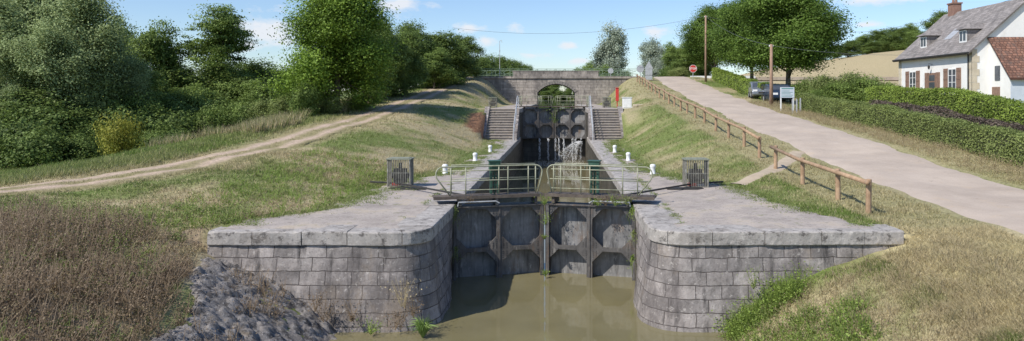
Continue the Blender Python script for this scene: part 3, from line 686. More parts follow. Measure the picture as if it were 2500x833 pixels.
def place(tmpl,px,Y,top,wpx=None,rz=None,z=None):
    X=WX(px,Y); z=Hf(X,Y) if z is None else z; H0=tmpl[1]; h=(WZ(top,Y)-z); sc=h/H0
    sx=(wpx*Y/F/2)/tmpl[2] if wpx else sc
    r=random.uniform(0,6.28) if rz is None else rz
    if tmpl[3]==0:
        o=tmpl[0]; o.location=(X,Y,z-.1); o.scale=(sx,sx,sc); o.rotation_euler=(0,0,r); tmpl[3]=1
    else: o=cp(tmpl[0],(X,Y,z-.1),(sx,sx,sc),r)
    return o
TP=lambda root,h,rx:[root,h,rx,0]
big=TP(make_tree('broadleaf_tree','tall lush bright green tree leaning over the track','tree',4.2,12,.0,L_lush,38,1100,120000,.092,.2,.34,.28,.7,col=True),12,4.3)
place(big,820,50,-90,290)
GW='trees of the dark wood'
pop=TP(make_tree('poplar_tree','pale grey green poplar at the wood edge','tree',3.2,13,.4,L_pale,20,620,40000,.085,.3,.36,.2,.8,group=GW,col=True),13,3.4)
dk=TP(make_tree('wood_tree','dark green dense tree at the wood edge','tree',4,12,.0,L_dark,22,560,38000,.125,.2,.36,.22,.6,group=GW,col=True),12,4.2)
md=TP(make_tree('wood_tree','mid green leafy tree with layered boughs','tree',4,12,.0,L_mid,20,460,38000,.12,.25,.36,.22,.5,group=GW,col=True),12,4.2)
loc=TP(make_tree('locust_tree','airy locust tree with layered clumps against the sky','tree',3.6,13,5.0,L_mid,15,200,24000,.095,.1,.34,.2,.28,group=GW),13,3.6)
for a in [(60,50,-100,300),(190,47,-80,230),(-60,46,-80,300),(110,44,20,200),(250,49,30,160),(20,43,60,150),(330,49,110,110)]: place(pop,*a)
for a in [(30,58,-40,420),(120,66,-90,300),(640,66,132,180),(600,60,175,200),(450,60,150,240),(180,44,250,240),(40,43,190,260),(560,72,130,220),(690,75,150,150)]: place(dk,*a)
for a in [(372,58,24,170),(330,50,130,170),(300,66,20,140),(430,64,120,150),(560,60,135,170),(640,56,185,150),(500,55,190,150),(420,52,200,140)]: place(md,*a)
place(loc,530,60,-20,195)
for a in [(1015,78,42,150),(1080,82,68,170),(1130,92,74,100),(985,68,60,130),(945,64,40,120)]: place(dk,*a)
place(md,1060,76,105,120); place(md,915,62,10,170)
for k,(px,Y,tp) in enumerate([(1165,115,128),(1190,130,125),(1213,150,128),(1236,175,135),(1255,205,140),(1272,250,148),(1285,320,153),(1294,420,158)]): place(dk,px,Y,tp,95-k*8)
for k,(px,Y,tp) in enumerate([(1470,118,150),(1452,150,140),(1436,200,148),(1424,270,154),(1414,380,158)]): place(md,px,Y,tp,75-k*10)
for k in range(10): place(dk,1150+k*40+random.uniform(-10,10),420+random.uniform(0,120),168,70)
for k in range(5): place(dk,1318+k*17,330+random.uniform(0,30),206+random.uniform(0,14),34)  # tree row across the canal, added for its reflection in the upper water
wil=TP(make_tree('willow_tree','rounded silvery grey willow beyond the bridge','tree',3.6,12,.3,L_willow,18,460,28000,.14,.25,.4,.25,.8,group='silvery willows',col=True),12,3.8)
place(wil,1500,130,48,105); place(wil,1592,150,86,90); place(wil,1610,140,125,60)
for a in [(1645,110,92,80),(1670,100,105,70),(1700,112,60,90),(1720,104,90,80)]: place(md,*a)
mp=TP(make_tree('maple_tree','large round dense dark green maple beside the road','tree',4.6,12,1.9,L_maple,38,1100,120000,.10,.1,.36,.22,.65,group='roadside maples',col=True),12,4.7)
place(mp,1925,72,-40,270); place(mp,1745,98,0,150); place(mp,1835,84,-20,200)
for a in [(2035,190,108,60),(2070,176,95,70),(2105,190,78,60),(2150,195,66,80),(2190,180,60,80),(2235,175,72,80),(2225,190,50,70),(2290,165,18,90),(2265,160,75,80),(2130,170,98,50),(2320,150,30,80),(2000,200,125,50),(2170,186,85,60),(2360,150,60,80)]: place(dk if a[0]%2==0 else md,*a)
def bush_t(kind,label,mat,rx,h,nl,nleaf,ls,grp,dens_=140):
    root=thing(kind,(0,0,0),label,'bush',grp)
    P,t,L,nb=crown_pts(rx,h*.5,h*.45,nl,dens_,nleaf,.5,.7,.1); k=P[:,2]>0; P,t,nb=P[k],t[k],nb[k]
    V,Fq,T=leafquads(P,ls,t,nb=nb); npmesh('foliage',V,Fq,mat,root,tint=T)
    mb=MB()
    for l in L[:6]: mb.path([(0,0,-.1),(l[0]*.4,l[1]*.4,l[2]*.5),(l[0],l[1],l[2])],[.05,.035,.01],5)
    obj('stem',mb,M_bark,root); return TP(root,h,rx*1.1)
bd=bush_t('bush','dark green shrub at the wood edge',L_dark,2,3,9,11000,.08,'wood edge shrubs')
bm_=bush_t('bush','mid green leafy garden shrub',L_mid,2,3,9,11000,.075,'leafy shrubs')
by=bush_t('yellow_shrub','yellow flowering shrub at the wood edge',L_yel,1.4,2.2,9,6000,.06,None)
bb=bush_t('bush','brownish green tangled thicket shrub',L_hedge,2,3,9,10000,.07,'thicket shrubs')
for a in [(20,40,260,230),(110,42,240,220),(200,44,255,220),(270,45,235,180),(380,47,250,200),(450,50,240,200),(530,52,230,190),(610,52,228,170),(660,56,205,150),(90,39,300,190),(400,44,300,140),(180,41,310,160)]: place(bd,*a)
for a in [(340,48,215,150),(70,46,190,200),(580,50,250,120),(480,52,205,130),(1115,84,160,80),(960,66,175,110),(1060,80,170,100),(900,58,205,80),(740,47,190,90),(230,43,290,110),(520,49,250,110)]: place(bm_,*a)
place(by,292,38.5,268,105)
for a in [(120,44,215,230),(230,46,180,160),(640,50,240,110),(700,48,225,90),(2010,62,178,110),(2080,60,172,130),(1660,98,160,60),(410,45,330,90),(510,49,285,100),(800,49,222,100),(880,52,226,80)]: place(bb,*a)
for a in [(2050,58,195,120),(2120,56,180,130),(2165,56,195,80),(1975,64,188,90),(2150,50,212,120),(1990,58,215,90)]: place(bm_,*a)
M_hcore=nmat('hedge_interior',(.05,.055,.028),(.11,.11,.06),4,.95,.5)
def hedge(name,label,P,w,h,mat,n,ls,grp=None,topn=.12):
    P=np.array(P,float); Q,t=resamp(P,.25); d=np.gradient(Q,axis=0); d/=np.hypot(d[:,0],d[:,1])[:,None]; nn=np.c_[-d[:,1],d[:,0]]
    z=H(Q[:,0],Q[:,1]); k=rng.random(n)*t[-1]; face=rng.random(n)
    a=rng.uniform(-1,1,n); b=rng.random(n); tp=face<.35; a=np.where(tp,a,np.sign(a)*(1+rng.normal(0,.06,n))); b=np.where(tp,1+rng.normal(0,.02,n),b)
    hh=h*(1+(fbm(k,k*0,.7,90)-.5)*topn*2+(fbm(k,k*0,3,91)-.5)*topn)
    nX,nY=I(k,t,nn[:,0]),I(k,t,nn[:,1])
    x=I(k,t,Q[:,0])+nX*a*w/2*(1-.12*b); y=I(k,t,Q[:,1])+nY*a*w/2*(1-.12*b); zz=I(k,t,z)+b*hh
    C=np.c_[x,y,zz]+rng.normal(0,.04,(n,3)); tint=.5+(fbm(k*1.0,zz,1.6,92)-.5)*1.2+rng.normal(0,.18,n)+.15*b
    nb=np.where(tp[:,None],np.array((0,0,1.)),np.c_[nX*np.sign(a),nY*np.sign(a),np.zeros(n)+.5])
    org=(Q[0,0],Q[0,1],z[0]); root=thing(name,org,label,'hedge',grp)
    V,Fq,T=leafquads(C-np.array(org),ls,tint,nb=nb); npmesh('foliage',V,Fq,mat,root,tint=T)
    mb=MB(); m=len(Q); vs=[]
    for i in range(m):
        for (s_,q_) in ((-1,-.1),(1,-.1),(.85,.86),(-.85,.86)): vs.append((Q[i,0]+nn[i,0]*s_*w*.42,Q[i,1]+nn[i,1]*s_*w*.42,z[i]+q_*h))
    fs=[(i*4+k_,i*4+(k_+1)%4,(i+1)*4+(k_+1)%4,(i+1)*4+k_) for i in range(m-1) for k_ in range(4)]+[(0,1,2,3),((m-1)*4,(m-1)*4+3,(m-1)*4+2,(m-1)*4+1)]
    mb.add(vs,fs); obj('dark_core',mb,M_hcore,root); return root  # plain solid dark core fills the hedge behind its leaves
hedge('hedge','clipped olive green field hedge along the road verge',[(18.2,18),(18.2,30),(18.1,53)],.9,1.15,L_hedge,95000,.04,'roadside hedges')
hedge('hedge','clipped garden hedge near the bridge',[(17.9,62),(18.8,78),(20,92)],.9,1.35,L_con,18000,.07,'roadside hedges')
hedge('conifer_hedge','bright green topped conifer garden hedge before the house',[(22.6,30),(22.4,40),(21.9,50)],1.2,1.45,L_con,50000,.05)
hedge('brown_hedge','brownish undergrowth with painted shade below the conifer hedge',[(21.0,28),(20.9,38),(20.6,47)],.7,.9,L_twig_shade,14000,.06)  # brown colour paints in the conifer hedge's shaded lower half, plus bare undergrowth
# ---------------------------------------------------------------- grass
def bladeset(n,y0,y1,x0,x1,hh,wid,keep,mul=1.0,per=4,name='grass',straw=None,lean=.5):
    u=rng.random(n*3); Y=1/(1/y0-u*(1/y0-1/y1)); X=rng.uniform(x0,x1,n*3)
    m=(np.abs(X-CX)<Y*.78+1.5)&keep(X,Y); X=X[m][:n];Y=Y[m][:n]; n=len(X)
    X=np.repeat(X,per)+rng.normal(0,.05,n*per); Y=np.repeat(Y,per)+rng.normal(0,.05,n*per); Z=H(X,Y)-.01
    N=n*per; hg=hh*rng.uniform(.4,1.2,N)*(.4+1.3*fbm(X,Y,.7,80)); ang=rng.uniform(0,6.28,N); w=wid*(.6+Y/25)
    dx,dy=np.cos(ang)*w,np.sin(ang)*w; lx,ly=rng.normal(0,lean,N)*hg,rng.normal(0,lean,N)*hg
    V=np.stack([np.c_[X-dx,Y-dy,Z],np.c_[X+dx,Y+dy,Z],np.c_[X+lx,Y+ly,Z+hg]],1).reshape(-1,3)
    c=gcol(X,Y)*mul*rng.uniform(.75,1.5,N)[:,None]
    if straw is not None:
        k=(rng.random(N)<straw)[:,None]; c=np.where(k,STRAW*rng.uniform(.7,1.3,N)[:,None],c)
    o=npmesh(name,V,np.arange(N*3).reshape(-1,3),M_blade,nper=3,col=np.repeat(c,3,axis=0)); o['kind']='stuff'; return o
def okground(X,Y):
    z=H(X,Y); ap=(X<-4)&(X>I(Y,[9.5,12,16.7],[-5.7,-6.4,-7.7]))&(Y<16.8)
    r=(pdist(X,Y,RDd)<2.4)|(pdist(X,Y,FPd)<.42); td=pdist(X,Y,TRKd); tr=(td<1.15)&~((td<.25)&(fbm(X,Y,1,7)>.4))
    return (z>-2.15)&~paved(X,Y)&~r&~tr&~ap&~((np.abs(X)<8.3)&(X>-7.7)&(Y>16.3)&(Y<17.5))&~((np.abs(X)<6.4)&(Y>52))&(Y<94)
bladeset(64000,8,30,-32,20,.085,.008,okground,1.1,5,'grass',.15)
bladeset(45000,24,94,-45,26,.11,.006,okground,1.1,4,'grass',.12)
bladeset(22000,9,17.5,7,22,.11,.006,lambda X,Y:okground(X,Y),1.1,5,'dry_grass',.4,lean=.9)
bladeset(26000,22,60,-40,-13,.2,.009,lambda X,Y:okground(X,Y)&(pdist(X,Y,TRKd)>1.8),1.3,4,'tall_grass',.05)
bladeset(3500,36,62,-20,-13.5,.6,.01,lambda X,Y:(pdist(X,Y,TRKd)>2.4)&(fbm(X,Y,.35,66)>.52),1.1,5,'dry_tall_grass',.6,lean=.3)
def weeds(name,pts,h,r,nleaf,ls,mat,label=None,kind='stuff'):
    pts=np.array(pts); n=len(pts); ci=np.repeat(np.arange(n),nleaf); sc=rng.uniform(.35,1.5,n)
    q=rng.random(n*nleaf)**.7; C=pts[ci]+np.c_[rng.normal(0,r,n*nleaf)*sc[ci]*(.4+q),rng.normal(0,r,n*nleaf)*sc[ci]*(.4+q),q*h*sc[ci]]
    V,Fq,T=leafquads(C,ls,(rng.normal(.5,.3,n))[ci]+rng.normal(0,.15,len(ci)),up=.4)
    k=np.repeat(np.arange(n),4); b=pts[k]; tip=b+np.c_[rng.normal(0,r*1.1,len(k)),rng.normal(0,r*1.1,len(k)),h*rng.uniform(.7,1.3,len(k))*sc[k]]
    w=.006; SV=np.stack([b+[-w,0,-.03],b+[w,0,-.03],tip+[w*.5,0,0],tip-[w*.5,0,0]],1).reshape(-1,3); SF=np.arange(len(k)*4).reshape(-1,4)+len(V)
    o=npmesh(name,np.r_[V,SV],np.r_[Fq,SF],mat,tint=np.r_[T,np.full(len(SV),.6)]); o['kind']=kind
    if label:o['label']=label
    return o
def scatter(n,x0,x1,y0,y1,keep):
    X=rng.uniform(x0,x1,n);Y=rng.uniform(y0,y1,n); m=keep(X,Y)&(np.abs(X-CX)<Y*.8+1); X,Y=X[m],Y[m]; return np.c_[X,Y,H(X,Y)]
ok=lambda X,Y:okground(X,Y)&(X<-6.3)
weeds('bramble_scrub',scatter(1700,-13.5,-6,10,17.2,lambda X,Y:ok(X,Y)&(fbm(X,Y,.55,95)>.44)),.40,.15,32,.022,L_brown)
weeds('brown_weeds',scatter(1500,-20,-5,8,18,lambda X,Y:ok(X,Y)&(fbm(X,Y,.5,96)>.52)),.22,.12,26,.02,L_brown)
weeds('olive_weeds',scatter(3400,-20,-5,8,18.8,lambda X,Y:ok(X,Y)&(fbm(X,Y,.5,97)>.48)),.20,.12,26,.022,L_hedge)
weeds('straw_weeds',scatter(3000,-20,-5,8,19.5,lambda X,Y:ok(X,Y)&(fbm(X,Y,.7,99)>.50)),.17,.12,18,.018,L_straw)
weeds('green_weeds',scatter(1500,-16,-6,8,18,lambda X,Y:ok(X,Y)&((Y<10.5)|(fbm(X,Y,.45,101)>.58))),.22,.12,22,.02,L_bright)
weeds('apron_weeds',scatter(380,-8.6,-5.3,10,16.3,lambda X,Y:fbm(X,Y,.9,98)>.5),.28,.12,24,.02,L_brown)
bk=lambda X,Y:(H(X,Y)>-2.2)&(X<4.3+(16.6-Y)*-.05+2.7*fbm(X,Y,.7,3)+(fbm(X,Y,2.2,5)-.5)*1.6)
weeds('bank_weeds',scatter(1500,3.9,7.4,8,16.2,bk),.22,.12,26,.024,L_bright)
weeds('wall_foot_weeds',scatter(260,4.1,6.3,15.8,16.4,lambda X,Y:fbm(X,Y,1.2,6)>.40),.32,.14,34,.026,L_bright)
weeds('bank_olive_weeds',scatter(800,3.9,7.8,8,16.2,bk),.28,.12,22,.022,L_hedge)
weeds('bank_straw',scatter(900,4.6,9.2,8,16.2,lambda X,Y:(H(X,Y)>-2)&okground(X,Y)),.18,.12,12,.016,L_straw)
weeds('verge_weeds',scatter(700,-9.5,-6.0,17.3,30,okground),.16,.1,16,.02,L_bright)
weeds('verge_straw',scatter(1500,15.8,17.9,18,60,lambda X,Y:Y>0),.22,.12,14,.02,L_straw)
def edgep(n):
    Y=rng.uniform(17.2,52,n); s=np.where(rng.random(n)<.5,-1,1); p=np.where(s<0,pvL(Y),pvR(Y)); X=s*(p-np.abs(rng.normal(0,.4,n))); m=fbm(X,Y,.8,61)>.45; X,Y=X[m],Y[m]
    return np.c_[X,Y,np.maximum(H(X,Y),0)]
weeds('edge_tufts',edgep(4200),.06,.09,14,.018,L_hedge)
def joints(n):
    Y=rng.uniform(17.6,50,n); s=np.where(rng.random(n)<.5,-1,1); X=s*(3.4+rng.normal(0,.06,n)); m=fbm(X,Y,.9,62)>.5; X,Y=X[m],Y[m]; return np.c_[X,Y,np.zeros(len(X))]
weeds('joint_moss',joints(1000),.035,.05,10,.014,L_hedge)
def plant(x,y,z,h,r,nl,ls,mat,label,down=False):
    pts=np.array([[0,0,0]]*3)+rng.normal(0,r*.2,(3,3))*[1,1,0]; pts=np.array(pts)
    o=weeds('wall_plant',pts,-h if down else h,r,nl,ls,mat); del o['kind']; o.location=(x,y,z); meta(o,label,'plant',None,'plants rooted in the masonry'); return o
GP='green weed sprouting from lock masonry'; BP='dry brown weed rooted in the wall'
for (px,py,Y,h,r,mt) in [(1332,492,21.5,.26,.12,L_bright),(1332,540,21.45,.22,.08,L_bright),(1330,575,21.4,.15,.06,L_bright),(1332,665,21.4,.15,.06,L_bright)]:
    plant(WX(px,Y),Y-.2,WZ(py,Y)-.05,h,r,30,.022,mt,GP)
for (px,py,Y,h,r,mt,dn) in [(1500,500,20.9,.26,.2,L_bright,0),(1530,497,20.75,.28,.16,L_hedge,0),(1460,500,21,.16,.12,L_bright,0),(1545,500,20.6,.45,.08,L_bright,1),(1547,560,20.4,.35,.07,L_hedge,1),(1545,620,20.4,.4,.07,L_bright,1),(1478,500,21,.2,.1,L_brown,0),(1112,500,20.6,.5,.06,L_hedge,1),(1115,600,20.5,.35,.07,L_hedge,1),(1150,495,20.9,.14,.1,L_brown,0),(1355,300,60.4,.8,.25,L_mid,0)]:
    plant(WX(px,Y),Y,WZ(py,Y),h,r,44,.022 if Y<30 else .06,mt,GP,dn)
for (px,py,Y,h,r,mt) in [(770,745,16.1,.4,.14,L_brown),(790,770,16.0,.35,.16,L_brown),(860,770,16.2,.3,.1,L_brown),(985,735,16.2,.4,.14,L_straw),(970,790,16.2,.35,.12,L_brown),(1010,760,16.2,.3,.1,L_brown),(905,800,16.1,.25,.14,L_bright),(1840,690,16.2,.3,.12,L_hedge),(1890,745,16.0,.5,.14,L_bright),(1925,720,15.9,.6,.1,L_bright),(1850,780,15.9,.35,.18,L_bright)]:
    plant(WX(px,Y),Y-.05,WZ(py,Y)-.1,h,r,45,.022,mt,BP if mt in(L_brown,L_straw) else GP)
mb=MB()
for k in range(90):
    a=random.uniform(0,6.28); r=random.uniform(.1,.42); h=random.uniform(.25,.5)
    mb.path([(0,0,0),(math.cos(a)*r*.5,math.sin(a)*r*.5,h*.8),(math.cos(a)*r,math.sin(a)*r,h*.75 if r>.25 else h)],[.009,.007,.002],3)
mb.v=[(x+WX(1033,16.0),y+15.95,z-2.2) for x,y,z in mb.v]
obj('sedge_tuft',mb,nmat('sedge_green',(.16,.25,.05),(.28,.38,.1),4,.6,0),label='bright green sedge tuft at the foot of the wall',cat='plant')
# ---------------------------------------------------------------- house
hx,hy0,hy1,hz,he=26.4,46.0,55.9,2.3,6.1; rxr,rzr=29.95,9.35; hx2=33.5
root=thing('house',(30,51,hz),'white rendered country house with slate roof, dormers and brown shutters','house')
mb=MB(); mb.prism([(hx,hz),(hx2,hz),(hx2,he-.05),(rxr,rzr-.15),(hx,he-.05)],'y',hy0,hy1); obj('wall',mb,M_plaster,root)
mb=MB(); 
for k in range(9):
    w=.45 if k%2 else .3; z0=hz+.02+k*.42; mb.box(hx-.025,hx+w,hy0-.025,hy0+.02,z0,z0+.4); mb.box(hx-.025,hx+.02,hy0-.02,hy0+(.3 if k%2 else .45),z0,z0+.4)
    mb.box(hx-.025,hx+.02,hy1-.4,hy1+.02,z0,z0+.4)
obj('quoin',mb,M_quoin,root)
sl=(rzr-he)/(rxr-hx)
def roofslab(mb,x0,z0,x1,z1,y0,y1,th=.13):
    d=math.hypot(x1-x0,z1-z0); vs=[(x0,y0,z0),(x0,y1,z0),(x1,y1,z1),(x1,y0,z1),(x0,y0,z0-th),(x0,y1,z0-th),(x1,y1,z1-th),(x1,y0,z1-th)]
    u=[(y0,0),(y1,0),(y1,d),(y0,d)]
    mb.add(vs,[(0,1,2,3),(4,7,6,5),(0,4,5,1),(1,5,6,2),(2,6,7,3),(3,7,4,0)],0,[u,u,[(0,0)]*4,[(0,0)]*4,[(0,0)]*4,[(0,0)]*4])
rf=MB(); roofslab(rf,hx-.35,he-.3*sl+.05,rxr,rzr+.05,hy0-.2,hy1+.2); roofslab(rf,hx2+.3,he-.3*sl+.05,rxr+.001,rzr+.05,hy0-.2,hy1+.2)
R_=obj('roof',rf,M_slate,root)
mb=MB(); yc=54.6; mb.box(rxr-.3,rxr+.3,yc-.4,yc+.4,8.9,10.0); mb.box(rxr-.36,rxr+.36,yc-.46,yc+.46,10.001,10.1)
for s_ in (-.2,.2): mb.lathe((rxr,yc+s_,10.1),[(.1,0),(.08,.28)],10)
obj('chimney',mb,M_brick,R_)
mb=MB(); mb.path([(hx-.38,hy0-.2,he-.25),(hx-.38,hy1+.2,he-.25)],.07,8); mb.path([(hx-.06,hy0+.35,he-.3),(hx-.06,hy0+.35,hz)],.045,8); obj('gutter',mb,M_dark,root)
def window(yc,z0,z1,w,shut=True):
    x=hx
    fr=MB(); 
    for (a,b,c,d) in ((yc-w/2,yc-w/2+.06,z0,z1),(yc+w/2-.06,yc+w/2,z0,z1),(yc-w/2+.06,yc+w/2-.06,z0,z0+.06),(yc-w/2+.06,yc+w/2-.06,z1-.06,z1),(yc-.03,yc+.03,z0+.06,z1-.06)): fr.box(x-.04,x-.002,a,b,c,d)
    for k in (1,2):
        zz=z0+(z1-z0)*k/3; fr.box(x-.035,x-.003,yc-w/2+.06,yc-.03,zz-.015,zz+.015); fr.box(x-.035,x-.003,yc+.03,yc+w/2-.06,zz-.015,zz+.015)
    gl=MB(); gl.box(x-.02,x-.001,yc-w/2+.05,yc+w/2-.05,z0+.05,z1-.05); W=obj('window',gl,M_glass,root); obj('frame',fr,M_white,W)
    sh=MB(); sh.box(x-.1,x-.003,yc-w/2-.08,yc+w/2+.08,z0-.1,z0-.003); obj('sill',sh,M_quoin,W)
    if shut:
        for s_ in (-1,1):
            a,b=sorted((yc+s_*(w/2+.04),yc+s_*(w/2+.55))); mb=MB(); mb.box(x-.06,x-.004,a,b,z0-.02,z1+.03)
            for k in range(3):
                zz=z0+.15+k*(z1-z0-.3)/2; mb.box(x-.08,x-.061,a+.02,b-.02,zz-.04,zz+.04)
            obj('shutter',mb,M_shut,root)
window(48.3,3.6,4.95,1.0); window(53.7,3.55,4.95,1.0)
mb=MB(); mb.box(hx-.05,hx-.002,50.4,51.35,hz,4.75); D=obj('door',mb,M_shut,root)
mb=MB(); 
for k in range(3): mb.box(hx-.058,hx-.0501,50.5,51.25,3.2+k*.5,3.6+k*.5)
obj('door_pane',mb,M_glass,D)
mb=MB(); mb.path([(hx-.12,50.5,3.45),(hx-.05,50.5,3.45)],.02); obj('handle',mb,M_galv,D)
for s_ in (-1,1):
    mb=MB(); a,b=sorted((50.87+s_*.52,50.87+s_*1.0)); mb.box(hx-.06,hx-.004,a,b,hz+.1,4.78); obj('shutter',mb,M_shut,root)
mb=MB(); mb.path([(hx,50.9,5.35),(hx-.25,50.9,5.4),(hx-.25,50.9,5.25)],.015); mb.lathe((hx-.25,50.9,5.0),[(.05,0),(.09,.2),(.03,.27)],8); obj('lantern',mb,M_dark,root)
for yc in (48.0,53.2):
    xf=hx+.55; zb=he+.55*sl+.05; zt=zb+.85; xb=hx+.55+(zt-zb)/sl+.1
    mb=MB(); mb.prism([(xf,zb-.1),(xb,zt-.02),(xf,zt-.02)],'y',yc-.5,yc+.5); Dm=obj('dormer',mb,M_slate,root,boxuv=True)
    mb=MB(); mb.box(xf-.04,xf-.002,yc-.42,yc+.42,zb,zt-.05); obj('dormer_frame',mb,M_white,Dm)
    mb=MB(); 
    for s_ in (-1,1):
        a,b=sorted((yc+s_*.05,yc+s_*.34)); mb.box(xf-.048,xf-.0405,a,b,zb+.1,zt-.13)
    obj('dormer_pane',mb,M_glass,Dm)
    mb=MB(); mb.add([(xf-.25,yc-.7,zt),(xf-.25,yc+.7,zt),(xb+.3,yc+.7,zt),(xb+.3,yc-.7,zt),(xf+.35,yc,zt+.45),(xb+.8,yc,zt+.45)],[(0,1,4),(1,2,5,4),(3,0,4,5),(0,3,2,1),(2,3,5)]); obj('dormer_roof',mb,M_slate,Dm,boxuv=True)
mb=MB(); y0,y1=50.4,51.3; xa,xb=hx+1.0,hx+1.8; roofslab(mb,xa,he+xa*sl-hx*sl+.1,xb,he+(xb-hx)*sl+.1,y0,y1,.06); obj('skylight',mb,M_galv,R_)
ax0,ay0=27.5,43.9
ann=obj('annex',(lambda m:(m.prism([(ay0,hz),(45.99,hz),(45.99,6.7),(ay0,4.4)],'x',ax0,33.4),m)[1])(MB()),M_plaster,root)
rf=MB(); vs=[(ax0-.15,ay0-.25,4.22),(33.6,ay0-.25,4.22),(33.6,45.98,6.85),(ax0-.15,45.98,6.85)]; vs+=[(x,y,z-.12) for x,y,z in vs]; u=[(0,0),(6,0),(6,3.4),(0,3.4)]
rf.add(vs,[(0,1,2,3),(4,7,6,5),(0,4,5,1),(1,5,6,2),(2,6,7,3),(3,7,4,0)],0,[u,u]+[[(0,0)]*4]*4); obj('annex_roof',rf,M_tile,ann)
mb=MB(); mb.box(ax0+.02,33.4,ay0-.03,ay0-.004,hz,4.25); obj('annex_front',mb,M_bluegrey,ann)
mb=MB(); mb.box(ax0-.04,ax0-.003,44.9,45.4,4.1,5.0); obj('small_window',mb,M_glass,ann)
mb=MB(); mb.box(ax0-.04,ax0-.003,44.9,45.7,hz,3.7); obj('door',mb,M_shut,ann)
# ---------------------------------------------------------------- poles, signs, wires
def pole(px,Y,top,r,label,mat=M_pole):
    X=WX(px,Y); z=Hf(X,Y); zt=WZ(top,Y); root=thing('utility_pole',(X,Y,z),label,'utility pole')
    mb=MB(); mb.path([(X,Y,z-.3),(X,Y,zt)],[r,r*.7],10)
    obj('shaft',mb,mat,root,smooth=True)
    mb=MB(); mb.path([(X-.12,Y,zt-.15),(X+.12,Y,zt-.15)],.02); mb.lathe((X+.13,Y,zt-.2),[(.03,0),(.05,.08),(.02,.14)],8); mb.lathe((X-.13,Y,zt-.2),[(.03,0),(.05,.08),(.02,.14)],8); obj('insulator',mb,M_white,root)
    return Vector((X,Y,zt-.1))
pA=pole(1723,86,38,.14,'orange brown wooden utility pole beside the crossroads')
pB=pole(1883,56,108,.15,'old wooden utility pole beside the road')
def wire(a,b,sag,r=.02,label='thin sagging overhead cable'):
    a=Vector(a);b=Vector(b); pts=[]
    for k in range(25):
        t=k/24; p=a.lerp(b,t); p.z-=sag*4*t*(1-t); pts.append(p)
    mb=MB(); mb.path(pts,r,4); obj('overhead_cable',mb,M_cable,label=label,cat='cable',group='overhead cables')
wire(pA,(WX(1105,90),90,WZ(68,90)),1.3,.014); wire(pA,(WX(2110,80),80,WZ(78,80)),.6,.013); wire((WX(2110,80),80,WZ(78,80)),(29.9,46,9.5),.3,.012); wire(pB,(26.3,50,6.0),.3,.010); wire(pB,pA,.5,.012)
X=WX(1221,96); mb=MB(); mb.path([(X,95.3,5.7),(X,95.3,10.4)],[.05,.03],8); mb.path([(X,95.3,10.4),(X+.25,95.3,10.5),(X+.3,95.3,10.2)],.03,6); mb.lathe((X,95.3,9.0),[(.06,0),(.06,.25)],8)
obj('lamp_mast',mb,M_galv,label='slim grey metal mast at the bridge railing',cat='mast')
def sign(name,X,Y,z0,zt,label,kind,r=.42):
    root=thing(name,(X,Y,z0),label,'road sign'); mb=MB(); mb.path([(X,Y+.05,z0-.2),(X,Y+.05,zt)],.035,8); obj('post',mb,M_galv,root)
    mb=MB(); zc=zt-r*.6
    if kind=='round': mb.prism([(X+r*math.cos(t*math.pi/12),zc+r*math.sin(t*math.pi/12)) for t in range(24)],'y',Y-.02,Y)
    if kind=='oct': mb.prism([(X+r*math.cos(math.pi/8+t*math.pi/4),zc+r*math.sin(math.pi/8+t*math.pi/4)) for t in range(8)],'y',Y-.02,Y)
    if kind=='tri': mb.prism([(X-r*1.1,zc-r*.6),(X+r*1.1,zc-r*.6),(X,zc+r*1.25)],'y',Y-.02,Y)
    if kind=='oct':
        obj('plate',mb,M_red,root)
        m2=MB(); rr=r*1.0
        for t in range(8):
            a=math.pi/8+t*math.pi/4;b=a+math.pi/4; m2.add([(X+rr*math.cos(a),Y-.024,zc+rr*math.sin(a)),(X+rr*math.cos(b),Y-.024,zc+rr*math.sin(b)),(X+.92*rr*math.cos(b),Y-.024,zc+.92*rr*math.sin(b)),(X+.92*rr*math.cos(a),Y-.024,zc+.92*rr*math.sin(a))],[(0,1,2,3)])
        obj('border',m2,M_white,root)
        cu=bpy.data.curves.new('STOP','FONT'); cu.body='STOP'; cu.size=.36; cu.align_x='CENTER'; cu.align_y='CENTER'; cu.extrude=.004; cu.offset=.008
        tmp=bpy.data.objects.new('tmp_text',cu); COL.objects.link(tmp); bpy.context.view_layer.update()
        me=bpy.data.meshes.new_from_object(tmp.evaluated_get(bpy.context.evaluated_depsgraph_get())); bpy.data.objects.remove(tmp)
        me.materials.clear(); me.materials.append(M_white)
        to=bpy.data.objects.new('lettering',me); COL.objects.link(to); to.rotation_euler=(math.pi/2,0,0); to.location=(0,-.03,zc-z0); to.parent=root
    else:
        obj('plate',mb,M_galv,root)
        if kind=='tri':
            m3=MB(); m3.box(X-.42,X+.42,Y-.02,Y,zc-1.05,zc-.32); obj('upper_panel',m3,M_galv,root)
            m3=MB(); m3.box(X-.42,X+.42,Y-.02,Y,zc-1.6,zc-1.1); obj('lower_panel',m3,M_galv,root)
    return root
sign('stop_sign',WX(1692,91),91,Hf(WX(1692,91),91),WZ(162,91),'red octagonal STOP sign on a grey post at the junction','oct',r=.5)
sign('road_sign',WX(1563,90),90,Hf(WX(1563,90),90),WZ(163,90),'grey back of a round road sign on a post','round',r=.46)
sign('road_sign',WX(1584,88),88,Hf(WX(1584,88),88),WZ(156,88),'grey back of a triangular road sign with panels below','tri',r=.5)
sign('road_sign',WX(1491,95),95.1,5.7,WZ(169,95),'small round sign back on the bridge railing','round',r=.36)
Y=52.5; X=WX(1922,Y); z=Hf(X,Y); root=thing('information_board',(X,Y,z),'pale blue and white information board on two white posts','sign')
mb=MB(); mb.box(X-.5,X+.5,Y-.03,Y,z+.95,z+1.7); obj('panel',mb,M_bluegrey,root)
mb=MB(); mb.box(X-.42,X+.42,Y-.036,Y-.031,z+1.57,z+1.64)
